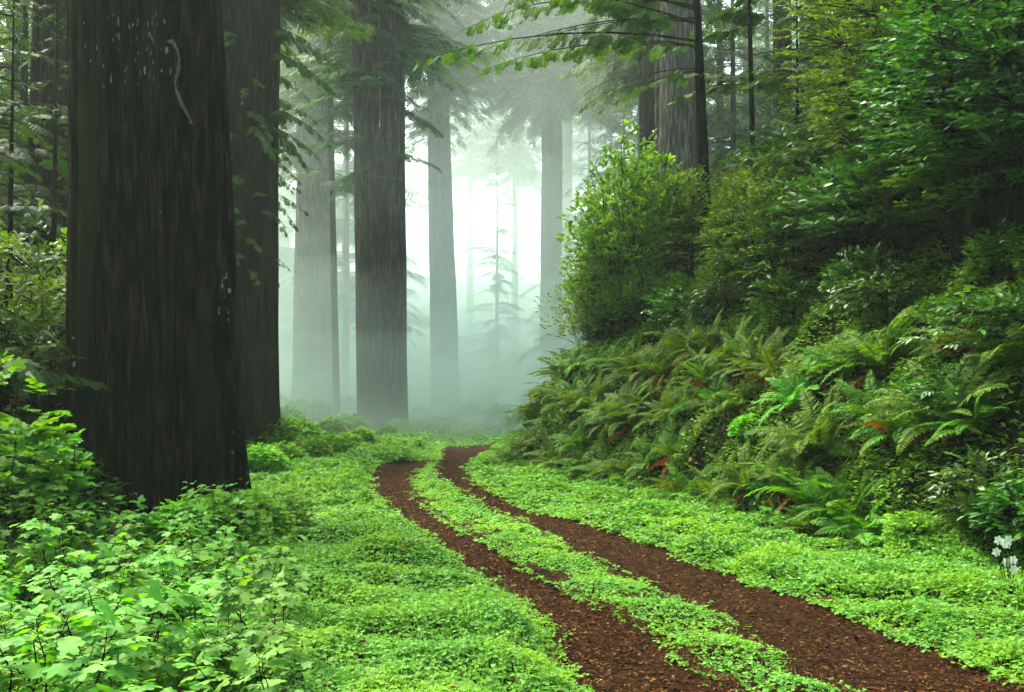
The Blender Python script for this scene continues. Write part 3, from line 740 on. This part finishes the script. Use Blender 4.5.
FAR = [  # px, depth, height, which, label
    (497, 72, 19, 1, 'young conifer with tiered branches alone in the mist right of the pale grey redwood'),
    (300, 66, 26, 0, 'misty hemlock behind the thick grey redwood'),
    (346, 60, 24, 1, 'hazy hemlock filling the gap left of the twin trunks'),
    (262, 58, 36, 3, 'misty hemlock whose boughs show beside the dark fluted redwood'),
    (590, 72, 26, 0, 'hazy hemlock just right of the misty redwood pair'),
    (625, 56, 20, 2, 'hemlock fading behind the yellow-green bush on the bank end'),
    (640, 60, 28, 0, 'tall hemlock behind the brownish redwood above the bank'),
    (735, 46, 26, 0, 'hemlock between the wet black trunk and the straight sapling'),
    (770, 52, 28, 2, 'hemlock behind the straight dark sapling'),
    (805, 44, 24, 0, 'hemlock in front of the top-edge redwood trunks'),
    (880, 36, 22, 0, 'dark hemlock above the slope right of the top-edge redwood trunks'),
    (935, 30, 20, 2, 'hemlock rising over the upper right thicket'),
    (985, 27, 18, 0, 'dark hemlock in the upper right corner behind the snag'),
    (20, 27, 18, 0, 'dark hemlock at the left edge behind the mossy brown redwood'),
    (-25, 20, 14, 0, 'dark hemlock cut by the upper left edge'),
    (95, 34, 24, 2, 'hemlock deep behind the near-black trunk on its left'),
    (12, 32, 26, 2, 'light-green hemlock deep behind the left edge conifers'),
    (243, 30, 25, 4, 'high green conifer crown over the dark fluted redwood'),
    (313, 54, 36, 4, 'high green conifer crown behind the thick grey misty redwood'),
    (382, 44, 31, 4, 'high green conifer crown behind the twin redwood'),
    (440, 65, 42, 3, 'high conifer crown behind the pale grey redwood'),
    (515, 90, 38, 3, 'tall faint conifer crown left of the misty redwood pair'),
    (552, 68, 42, 4, 'high green conifer crown behind the misty redwood pair'),
    (650, 46, 31, 4, 'high conifer crown behind the brownish bank redwood'),
    (4, 38, 26, 2, 'light-green conifer at the upper left edge, behind two darker ones'),
    (36, 44, 30, 0, 'dark conifer filling the upper left gap beside the mossy brown redwood'),
    (64, 50, 30, 2, 'conifer closing the gap between the mossy brown and near-black redwoods'),
    (300, 74, 40, 0, 'hazy tall conifer behind the thick grey misty redwood'),
    (345, 70, 38, 2, 'hazy light-green conifer between the slim trunk and the twin redwood'),
    (690, 58, 34, 2, 'light-green conifer directly behind the broad pale-grey redwood'),
    (722, 50, 32, 0, 'dark conifer right beside the wet black trunk'),
    (748, 60, 36, 2, 'light-green conifer behind the straight dark sapling trunk'),
    (778, 64, 36, 0, 'dark conifer behind the first top-edge redwood'),
    (815, 58, 34, 2, 'light-green conifer behind the pale top-edge redwood'),
    (470, 98, 42, 3, 'tall faint conifer crown above the young tiered conifer'),
    (590, 100, 42, 3, 'tall faint conifer crown behind the yellow-green boughs'),
    (612, 84, 34, 0, 'hazy conifer filling the gap above the bank end'),
    (720, 62, 30, 2, 'hazy conifer seen just right of the wet black trunk'),
    (845, 54, 30, 2, 'hazy conifer behind the three top-edge redwoods'),
    (905, 44, 26, 0, 'conifer behind the upper right thicket, left of the snag'),
    (955, 38, 24, 2, 'light-green conifer behind the upper right thicket'),
    (1020, 33, 22, 0, 'conifer cut by the upper right edge'),
]
for k, (px, d, h, w, lab) in enumerate(FAR):
    x = (px - 512) / F * d; y = d
    root = empty('conifer', (x, y, float(H(x, y)) - .1), lab, 'tree', 'conifers around the clearing', rng.uniform(0, 6.28), h / 15)
    me = HEM[w]; cr = link('crown', me[0], root); link('crown_limb', me[1], cr); link('trunk', me[2], root)
OUT = [(-14, 14), (-18, 8), (-11, 3), (-15, -1), (-9, -6), (-13, -12), (-4, -14), (4, -13), (10, -11), (15, -2), (13, 5), (-24, 16), (-23, 24), (-17, 20)]  # unseen conifers added around the camera to cut the side light
for x, y in OUT:
    root = empty('conifer', (x, y, float(H(x, y)) - .1), 'unseen forest conifer added beyond the frame to block side light', 'tree', 'added conifers beyond the frame', rng.uniform(0, 6.28), rng.uniform(1.3, 1.9))
    me = HEM[rng.integers(3)]; cr = link('crown', me[0], root); link('crown_limb', me[1], cr); link('trunk', me[2], root)
YOUNG = [(8, 14.5, 7.5, 0, 'young dark conifer at the left edge beside the near-black trunk'), (52, 17.5, 8.5, 0, 'young dark conifer close behind the left side of the near-black trunk'),
         (-40, 11.5, 6.0, 0, 'young dark conifer reaching in from the left frame edge'), (800, 20.5, 6.5, 1, 'young light-green conifer among the slope bushes above the red fronds'),
         (905, 18, 6.5, 0, 'young dark conifer among the bushes high on the slope')]
for px, d, h, w, lab in YOUNG:
    x = (px - 512) / F * d
    root = empty('young_conifer', (x, d, float(H(x, d)) - .1), lab, 'tree', 'young conifers in the understorey', rng.uniform(0, 6.28), h / 7)
    me = HEM_YOUNG[w]; cr = link('crown', me[0], root); link('crown_limb', me[1], cr); link('trunk', me[2], root)

# ------------------------------------------------------------------ shrubs on the slope
OV, SI, LB3, LB5 = oval_leaf(), simple_leaf(), lobed_leaf(3, .4, .25, 2.3), lobed_leaf(5, .4, .3, 2.6)
SALAL = [shrub(s, 2.0, 2.3, 480, OV, .12, 9, M['salal'], sprig=.34, flat=.3, layers=7) for s in (51, 52, 53)]
HUCK = [shrub(s, 2.2, 2.2, 620, OV, .075, 12, M['huck'], sprig=.36, flat=.35, layers=8) for s in (54, 55, 56)]
AZAL = [shrub(s, 3.0, 2.3, 640, OV, .10, 8, M['azalea'], sprig=.2, flat=.8, whorl=True, core=.45) for s in (57, 58)]
SOFT = [shrub(s, 1.1, 1.7, 420, LB3, .085, 7, M['soft'], sprig=.25, flat=.3, base_gap=.1) for s in (59, 60)]
TALL_H = [shrub(s, 4.2, 4.0, 1500, OV, .085, 11, M['huck'], sprig=.4, flat=.35, layers=14, stem_r=.03) for s in (63, 64)]
TALL_S = [shrub(s, 4.2, 4.2, 1300, OV, .11, 9, M['salal'], sprig=.4, flat=.3, layers=12, stem_r=.03) for s in (65, 66)]
SMALL = [shrub(s, 1.0, 1.2, 170, OV, .085, 8, M['salal'], sprig=.24, flat=.3) for s in (61, 62)]

bl = np.concatenate([[0], np.cumsum(np.linalg.norm(np.diff(BANK, axis=0), axis=1))])
def bank_point(u, s):
    p = np.array([np.interp(u, bl, BANK[:, c]) for c in range(2)])
    q = np.array([np.interp(u + .6, bl, BANK[:, c]) for c in range(2)]) - np.array([np.interp(u - .6, bl, BANK[:, c]) for c in range(2)])
    q = q / np.linalg.norm(q)
    return p + s * np.array([q[1], -q[0]])
U0, U1 = bl[2], bl[9] + 4
ROWS = [(1.9, 1.0, 'low shrub row above the ferns'), (2.6, 1.25, 'lowest bush row'), (3.8, 1.4, 'second bush row up'), (5.2, 1.6, 'third bush row up'),
        (7.0, 1.8, 'fourth bush row up'), (9.2, 2.1, 'fifth bush row up'), (12.0, 2.5, 'topmost bush row')]
slope_bushes = []
for ri_, (s, step, words_) in enumerate(ROWS):
    row = []
    for u in np.arange(U0, U1, step):
        for _ in range(1):
            p = bank_point(u + rng.uniform(-.4, .4), s + rng.uniform(-.35, .35))
        if p[1] < 6 or abs(float(bank_dist(p[0], p[1])) - s) > .9: continue
        z = float(H(*p)); px, py = to_px((p[0], p[1], z + 1.2))
        if px < 480 or px > 1120 or py > 640: continue
        if any(np.hypot(*(p - q[0])) < step * .62 for q in row): continue
        row.append((p, z, px))
    row.sort(key=lambda q: q[2])
    for k, (p, z, px) in enumerate(row):
        v = rng.uniform()
        if px < 700 and p[1] > 18: kind = 'A' if v < .6 else 'H'
        elif px < 860: kind = 'H' if v < .55 else ('S' if v < .85 else 'A')
        else: kind = 'S' if v < .68 else 'H'
        if ri_ == 0: kind = 'L'
        nm, pool, adj = {'L': ('glossy_shrub', SMALL, 'low glossy shrub'), 'A': ('azalea_bush', AZAL, 'yellow-green azalea bush'), 'H': ('huckleberry_bush', HUCK, 'small-leaved huckleberry bush'), 'S': ('glossy_shrub', SALAL, 'dark glossy shrub')}[kind]
        sc = rng.uniform(.85, 1.2) * (1.0 if ri_ < 2 else 1.15 + .09 * (ri_ - 2))
        if kind == 'A': sc *= .85
        if 685 < px < 785 and ri_ >= 2: sc *= .55
        plant_from(nm, pool[rng.integers(len(pool))], (p[0], p[1], z - .1), f'{adj}, {ORD[k]} from the left in the {words_}', 'bush', f'bushes in the {words_}', rng.uniform(0, 6.28), sc, rng.normal(0, .08, 2))
# named bushes
def one(name, pool, k, px, d, sc, label, cat='bush', group=None, dz=-.1, tilt=(0, 0)):
    x = (px - 512) / F * d; z = float(H(x, d)) + dz
    return plant_from(name, pool[k % len(pool)], (x, d, z), label, cat, group, rng.uniform(0, 6.28), sc * (.8 if pool is SOFT else 1), tilt)
one('azalea_bush', AZAL, 0, 632, 22.4, 1.4, 'tallest yellow-green azalea bush, at the misty end of the bank')
one('azalea_bush', AZAL, 1, 652, 21.4, 1.2, 'bright yellow-green azalea bush left of the wet black trunk')
one('azalea_bush', AZAL, 0, 612, 24.2, 1.0, 'pale azalea bush leaning out over the mist at the bank end')
one('azalea_bush', AZAL, 1, 735, 20.0, .5, 'yellow-green azalea bush at the foot of the straight dark sapling')

for k, (px, d, sc) in enumerate(((598, 23.2, .62), (622, 22.0, .6), (652, 21.2, .62), (684, 20.2, .4), (716, 19.2, .42))):
    one('azalea_bush', AZAL, k, px, d, sc, f'low yellow-green azalea bush, {ORD[k]} from the left just above the bank-end ferns', 'bush')
for k, (px, d, sc) in enumerate(((588, 24.6, .75), (606, 22.8, .95), (668, 22.6, 1.0),)):
    one('azalea_bush', AZAL, k + 1, px, d, sc, f'upright azalea bush, {ORD[k]} from the left around the tallest azalea', 'bush')
TALL = [(800, 27, 1.1, 1), (836, 24, 1.35, 0), (872, 18.5, 1.4, 1), (905, 21, 2.1, 0), (930, 15.5, 1.9, 1), (965, 18, 2.2, 0), (985, 13.6, 1.8, 0), (1020, 15, 2.2, 1), (1045, 12.2, 1.8, 0)]
for k, (px, d, sc, w_) in enumerate(TALL):
    one('tall_thicket_bush' if w_ else 'tall_glossy_bush', TALL_H if w_ else TALL_S, k, px, d, sc * .53, f'{"tall small-leaved" if w_ else "tall dark glossy"} bush, {ORD[k]} from the left among the tall bushes on the upper slope', 'bush', 'tall bushes on the upper slope')

# ------------------------------------------------------------------ ferns on the bank
FERN = [fern(s, 20, 1.0, M['fern'], dead=k) for s, k in ((71, 2), (72, 4), (73, 1))]
FERN_B = [fern(s, 16, 1.0, M['fern_bright'], dead=0, wide=.22, arch=1.1) for s in (74, 75)]
FERN_D = [fern(s, 12, .95, M['fern'], dead=11) for s in (76, 77)]
frows = [(.12, .5, 'fern row along the clover'), (.62, .5, 'second fern row up the bank'), (1.2, .52, 'third fern row up the bank')]
for ri_, (s, step, words_) in enumerate(frows):
    row = []
    for u in np.arange(U0 - 1, bl[9] + 1, step):
        p = bank_point(u + rng.uniform(-.25, .25), s + rng.uniform(-.2, .2))
        z = float(H(*p)); px, py = to_px((p[0], p[1], z + .3))
        if px < 480 or px > 1080 or p[1] < 6.5: continue
        if abs(float(bank_dist(p[0], p[1])) - s) > .5 or any(np.hypot(*(p - q[0])) < step * .6 for q in row): continue
        if px > 905 and rng.uniform() < .35: continue
        row.append((p, z, px))
    row.sort(key=lambda q: q[2])
    for k, (p, z, px) in enumerate(row):
        v = rng.uniform()
        if px > 700 and ri_ < 2 and v > .93:
            plant_from('leafy_shrub', SOFT[k % 2], (p[0], p[1], z - .05), f'low leafy shrub, {ORD[k]} plant from the left in the {words_}', 'bush', f'low shrubs in the {words_}', rng.uniform(0, 6.28), rng.uniform(.4, .55)); continue
        if 650 < px < 800 and v < .55: pool, adj, nm = FERN_D, 'rusty half-dead sword fern', 'sword_fern'
        elif (ri_ == 0 and px > 640 and v < .6) or v < .12: pool, adj, nm = FERN_B, 'bright green lady fern', 'lady_fern'
        else: pool, adj, nm = FERN, 'dark sword fern', 'sword_fern'
        # lean out of the slope
        q = bank_point(0, 0); e = .3
        gxx = (float(H(p[0] + e, p[1])) - float(H(p[0] - e, p[1]))) / (2 * e); gyy = (float(H(p[0], p[1] + e)) - float(H(p[0], p[1] - e))) / (2 * e)
        o = plant_from(nm, pool[rng.integers(len(pool))], (p[0], p[1], z - .02), f'{adj}, {ORD[k]} from the left in the {words_}', 'fern', f'ferns in the {words_}', 0, rng.uniform(.62, 1.02) * (1 if ri_ else .8))
        from mathutils import Vector, Quaternion
        nv = Vector((-gxx * .45, -gyy * .45, 1)).normalized()
        o.rotation_mode = 'QUATERNION'
        o.rotation_quaternion = Vector((0, 0, 1)).rotation_difference(nv) @ Quaternion((0, 0, 1), rng.uniform(0, 6.28))
for px, d, sc, lab in ((820, 12.6, .95, 'largest bright lady fern, spilling onto the clover below the dark hollow'), (790, 13.3, .8, 'bright lady fern left of the largest one at the clover edge'), (905, 11.8, .95, 'big dark sword fern overhanging the black hollow')):
    one('lady_fern' if 'lady' in lab else 'sword_fern', FERN_B if 'lady' in lab else FERN, 1, px, d, sc, lab, 'fern', dz=0.02)
for k, (px, d, sc) in enumerate(((985, 10.2, .9), (1030, 9.6, 1.0), (950, 11.4, .8), (1005, 11.2, 1.2))):
    one('glossy_shrub', SMALL, k, px, d, sc, ['low glossy shrub at the lower right beside the white blossoms', 'glossy shrub cut by the right edge above the clover', 'small glossy shrub in the mouth of the black hollow', 'glossy shrub behind the white blossoms'][k])
# white blossoms at the right edge
mb, sb = MB(), MB()
fp = at(1012, 552, 8.6); gz = float(H(fp[0], fp[1]))
pv, pf = oval_leaf(.7, .05, .2)
for k in range(9):
    c = np.array([rng.normal(0, .06), rng.normal(0, .06), fp[2] - gz + rng.normal(0, .10)])
    sb.tube(curve_pts(np.array([c[0] * .3, c[1] * .3, -.02]), c, .02, 5), [.005, .004, .003, .003, .002], 4)
    n = 6; a = np.arange(n) / n * 6.28 + rng.uniform(0, 1)
    D = np.stack([np.cos(a), np.full(n, -.25), np.sin(a)], -1)
    mb.stamp(pv, pf, frames_from(D, np.tile([0, -1., .5], (n, 1)), np.full(n, .04)), np.tile(c, (n, 1)))
fl = empty('wildflower', (fp[0], fp[1], gz), 'white blossoms at the right edge above the clover', 'flower')
mb.build('blossom', M['petal'], fl); sb.build('stem', M['green_stem'], fl)

# leafy undergrowth hugging the slope between the bushes
mb = MB(); n = 330000
x = rng.uniform(-1, 16, n); y = rng.uniform(7, 34, n); s = bank_dist(x, y)
k = (s > .1) & (s < 9) & (np.abs((x) / y) < .56) & (rng.uniform(0, 1, n) < np.clip(.9 + .7 * n_soft(x * 1.5, y * 1.5), 0, 1))
x, y, s = x[k], y[k], s[k]
m_ = 110000; uu = rng.uniform(U0 - 1, bl[9] + 1, m_); ss = rng.uniform(.05, 2.4, m_)
pts = np.stack([np.interp(uu, bl, BANK[:, c]) for c in range(2)], 1); dv = np.stack([np.interp(uu + .6, bl, BANK[:, c]) - np.interp(uu - .6, bl, BANK[:, c]) for c in range(2)], 1); dv = norm(dv)
x2, y2 = pts[:, 0] + ss * dv[:, 1], pts[:, 1] - ss * dv[:, 0]
kk = rng.uniform(0, 1, m_) < np.clip(.8 + .6 * n_soft(x2 * 2, y2 * 2), .1, 1)
x, y, s = np.concatenate([x, x2[kk]]), np.concatenate([y, y2[kk]]), np.concatenate([s, ss[kk]]); n = len(x)
lv, lfc = oval_leaf(.5)
hh = np.clip(.16 + .16 * mound(x, y), .02, .45)
mb.stamp(lv, lfc, rand_frames(n, rng.uniform(.04, .095, n), rng.uniform(.04, .095, n), .4), np.column_stack([x - hh * .35, y - hh * .2, H(x, y) + hh * rng.uniform(.25, 1, n)]))
tag(mb.build('undergrowth', M['huck']), 'low tangled leaves covering the bank soil between ferns and bushes', 'undergrowth', kind='stuff')

# ------------------------------------------------------------------ left foreground plants
BERRY = [berry_plant(s, n, h, lf, sz, M['berry'], sp) for s, n, h, lf, sz, sp in ((81, 6, .62, LB5, .095, .34), (82, 7, .72, LB3, .085, .36), (83, 6, .55, LB5, .085, .34), (84, 8, .68, LB5, .08, .4), (85, 7, .45, LB3, .09, .36))]
brow = [(5.0, 'front berry row'), (5.7, 'second berry row'), (6.5, 'third berry row'), (7.4, 'fourth berry row'), (8.4, 'fifth berry row'), (9.5, 'sixth berry row'), (10.7, 'last berry row')]
for d, words_ in brow:
    xr = float(np.interp(d, [5, 6.5, 8.4, 10.7], [-1.1, -1.4, -1.85, -2.35]))
    xl = -.53 * d - .3
    xs = np.arange(xr, xl, -.39 * (1 + .02 * d)); xs = np.sort(xs)
    for k, x in enumerate(xs):
        x += rng.uniform(-.15, .15); y = d + rng.uniform(-.25, .25)
        t = (xr - x) / (xr - xl)
        sc = (.8 + .22 * min(1, t * 2.2)) * rng.uniform(.85, 1.15)
        w = rng.integers(len(BERRY))
        plant_from('thimbleberry_plant', BERRY[w], (x, y, float(H(x, y)) - .02), f'lobed-leaf berry plant, {ORD[k]} from the left in the {words_}', 'plant', f'berry plants in the {words_}', rng.uniform(0, 6.28), sc, rng.normal(0, .1, 2))
one('maple_sapling', [shrub(90, 2.3, 1.7, 90, LB5, .13, 7, M['maple'], sprig=.3, flat=.2, layers=4, base_gap=.5)], 0, 0, 9.6, .82, 'bright yellow-green maple sapling at the left edge before the near-black trunk', 'sapling')
one('maple_sapling', [shrub(91, 1.5, 1.3, 80, LB5, .11, 7, M['maple'], sprig=.3, flat=.2, layers=4, base_gap=.5)], 0, 35, 10.8, 1.0, 'smaller maple sapling tucked against the near-black trunk on its left', 'sapling')
for k, (px, d, sc, lab) in enumerate(((70, 11.7, 1.0, 'dark shrub at the left foot of the near-black trunk'), (20, 11.6, 1.2, 'dark shrub left of the near-black trunk near the frame edge'), (-10, 13, 1.5, 'tall dark shrub behind the maple sapling at the left edge'),
                             (60, 14.5, 1.6, 'dark shrub behind the left flank of the near-black trunk'))):
    one('glossy_shrub' if k % 2 else 'huckleberry_bush', SMALL if k < 2 else HUCK, k, px, d, sc, lab)
for k, (px, d, sc) in enumerate(((190, 11.0, .75), (226, 11.3, .8), (252, 11.8, .75), (280, 12.6, .6))):
    one('leafy_shrub', SOFT, k, px, d, sc, f'low pale leafy shrub, {ORD[k]} from the left along the right foot of the near-black trunk', 'bush')
one('lady_fern', FERN_B, 0, 222, 11.2, .6, 'small bright fern at the right foot of the near-black trunk', 'fern', dz=.02)
# lush growth behind, at the feet of the misty trunks
SOFTY = [(262, 20, .8), (285, 22, .75), (312, 24, .8), (338, 26, .8), (300, 28, 1.0), (270, 26, 1.1), (362, 29, .8), (330, 32, 1.0), (388, 33, .7), (350, 36, 1.0), (285, 35, 1.2), (398, 37.5, .8), (310, 42, 1.3), (420, 50, 1.0),
         (470, 52, 1.2), (500, 46, 1.2), (520, 40, 1.1), (485, 62, 1.6), (535, 55, 1.6), (450, 66, 1.5), (340, 50, 1.5), (275, 48, 1.5)]
SOFTY.sort(key=lambda q: q[1])
near_, mid_, far_ = [q for q in SOFTY if q[1] < 30], [q for q in SOFTY if 30 <= q[1] < 45], [q for q in SOFTY if q[1] >= 45]
for grp, words_ in ((near_, 'soft bushes beyond the left clover'), (mid_, 'hazy soft bushes around the twin redwood'), (far_, 'faint soft bushes in the deep mist')):
    grp.sort(key=lambda q: q[0])
    for k, (px, d, sc) in enumerate(grp):
        one('leafy_shrub', SOFT, k, px, d, sc, f'pale green shrub, {ORD[k]} from the left among the {words_}', 'bush', words_)

# dead leaves and twigs fallen on the verges
mb = MB(); n = 1500
y = np.sqrt(rng.uniform(5 ** 2, 18 ** 2, n)); x = rng.uniform(-.5, .5, n) * y; k = (bank_dist(x, y) < 0) & (x > left_edge(y))
x, y = x[k], y[k]; n = len(x); ln = rng.uniform(.03, .08, n); wd = ln * rng.choice([.15, .5, .8], n)
lv, lfc = oval_leaf(.8, .15, .15)
mb.stamp(lv, lfc, rand_frames(n, ln, wd, .3), np.column_stack([x, y, H(x, y) + np.where(rut_inside(x, y) > 0, .02, np.clip(.12 + .07 * mound(x, y) + .05 * mound2(x, y), .04, .3))]))
tag(mb.build('leaf_litter', M['litter']), 'scattered brown leaves fallen on the clover verges', 'litter', kind='stuff')

# ------------------------------------------------------------------ haze
hz = MB(); x0, x1, y0, y1, z0, z1 = -900, 900, -900, 900, float(Z.min()) - 1, 52
hz.add([(x0, y0, z0), (x1, y0, z0), (x1, y1, z0), (x0, y1, z0), (x0, y0, z1), (x1, y0, z1), (x1, y1, z1), (x0, y1, z1)],
       [(0, 3, 2, 1), (4, 5, 6, 7), (0, 1, 5, 4), (1, 2, 6, 5), (2, 3, 7, 6), (3, 0, 4, 7)])
m, nt, N, L = nodes_of('haze')
pv = N.new('ShaderNodeVolumePrincipled'); pv.inputs['Density'].default_value = 0.0006; pv.inputs['Color'].default_value = (0.86, 0.97, 0.92, 1)
pv.inputs['Anisotropy'].default_value = 0.35
o = N.new('ShaderNodeOutputMaterial'); L.new(pv.outputs[0], o.inputs['Volume'])
tag(hz.build('haze', m), 'thin pale green air filling the whole forest', 'haze', kind='stuff')

def mist(c, rad, density, label, seed=0):
    """a rounded bank of ground mist standing in the clearing"""
    nu, nv = 96, 48; mb = MB()
    th = np.linspace(0, 2 * math.pi, nu, endpoint=False); ph = np.linspace(-math.pi / 2, math.pi / 2, nv + 1)[1:-1]
    PH, TH = np.meshgrid(ph, th, indexing='ij')
    V = np.stack([c[0] + rad[0] * np.cos(PH) * np.cos(TH), c[1] + rad[1] * np.cos(PH) * np.sin(TH), c[2] + rad[2] * np.sin(PH)], -1).reshape(-1, 3)
    V[:, 0] += rad[0] * .08 * n_big(V[:, 1] * .8 + seed * 9, V[:, 2]); V[:, 1] += 5 * n_big(V[:, 0], V[:, 2] * 2 + seed * 5); V[:, 2] += rad[2] * .16 * n_big(V[:, 0] * .8, V[:, 1] * .8 + seed * 7)
    n = len(V); V = np.concatenate([V, [[c[0], c[1], c[2] - rad[2]], [c[0], c[1], c[2] + rad[2]]]])
    i = np.arange(nv - 2)[:, None] * nu; j = np.arange(nu)[None]; j2 = (j + 1) % nu
    mb.add(V, np.stack([i + j, i + j2, i + nu + j2, i + nu + j], -1).reshape(-1, 4))
    J = np.arange(nu); J2 = (J + 1) % nu
    mb.f.append(np.stack([J2, J, np.full(nu, n)], -1)); mb.f.append(np.stack([(nv - 2) * nu + J, (nv - 2) * nu + J2, np.full(nu, n + 1)], -1))
    m, nt, N, L = nodes_of('mist')
    pv = N.new('ShaderNodeVolumePrincipled'); pv.inputs['Density'].default_value = density; pv.inputs['Color'].default_value = (0.90, 1.0, 0.972, 1)
    pv.inputs['Anisotropy'].default_value = 0.45
    o = N.new('ShaderNodeOutputMaterial'); L.new(pv.outputs[0], o.inputs['Volume'])
    tag(mb.build('mist', m), label, 'mist', kind='stuff')
mist((-8, 96, 6), (80, 60, 34), 0.007, 'bright mist standing in the clearing between the distant redwoods', 1)
for k, (y0_, hgt, dn, txt) in enumerate(((42, 21, .007, 'veil of mist reaching highest up the distant trunks'), (39, 16, .009, 'second highest veil of mist around the distant trunks'), (37, 12, .012, 'mist at mid height among the distant trunks'),
                                  (36, 9, .014, 'mist hanging twice man high in the clearing'), (35, 6.5, .016, 'low mist a little over head high in the clearing'), (34, 4.6, .018, 'dense low mist over the far end of the track'), (35, 3.2, .022, 'densest mist lying on the ground past the bend'))):
    y0_ -= k * .8
    mist((-5, y0_ + 50, 0), (60, 50, hgt), dn, txt, k + 2)

# ------------------------------------------------------------------ light, camera, render
SUN_EL, SUN_AZ = math.radians(54), math.radians(-42)      # azimuth from +Y, clockwise; the light comes from ahead and above
w = bpy.data.worlds.new('World'); scene.world = w; w.use_nodes = True
nt = w.node_tree; bg = nt.nodes['Background']
sky = nt.nodes.new('ShaderNodeTexSky'); sky.sky_type = 'NISHITA'; sky.sun_disc = False
sky.sun_elevation = SUN_EL; sky.sun_rotation = SUN_AZ; sky.air_density = 1.0; sky.dust_density = 4.0; sky.ozone_density = 0.6
nt.links.new(sky.outputs[0], bg.inputs[0]); bg.inputs[1].default_value = 0.14
ld = bpy.data.lights.new('sun', 'SUN'); ld.energy = 2.4; ld.angle = math.radians(40); ld.color = (1.0, 0.97, 0.9)
lo = bpy.data.objects.new('sun', ld); col.objects.link(lo)
from mathutils import Vector
sd = Vector((math.sin(SUN_AZ) * math.cos(SUN_EL), math.cos(SUN_AZ) * math.cos(SUN_EL), math.sin(SUN_EL)))
lo.rotation_euler = sd.to_track_quat('Z', 'Y').to_euler(); lo.location = sd * 60

cam = bpy.data.cameras.new('camera'); cam.lens = F / 1024 * 36; cam.sensor_width = 36; cam.clip_end = 3000; cam.clip_start = .05
co = bpy.data.objects.new('camera', cam); col.objects.link(co)
co.location = (0, 0, CAM_Z); co.rotation_euler = (math.pi / 2 + PITCH, 0, 0)
scene.camera = co

vs = scene.view_settings
vs.view_transform = 'Standard'; vs.look = 'None'; vs.exposure = 2.62; vs.gamma = 1.0; vs.use_white_balance = True; vs.white_balance_temperature = 7000; vs.white_balance_tint = -8; vs.use_curve_mapping = False
cy = scene.cycles
cy.use_denoising = True
cy.max_bounces = 12; cy.diffuse_bounces = 3; cy.glossy_bounces = 2; cy.transmission_bounces = 3; cy.volume_bounces = 12; cy.transparent_max_bounces = 4
cy.caustics_reflective = False; cy.caustics_refractive = False
cy.sample_clamp_indirect = 6
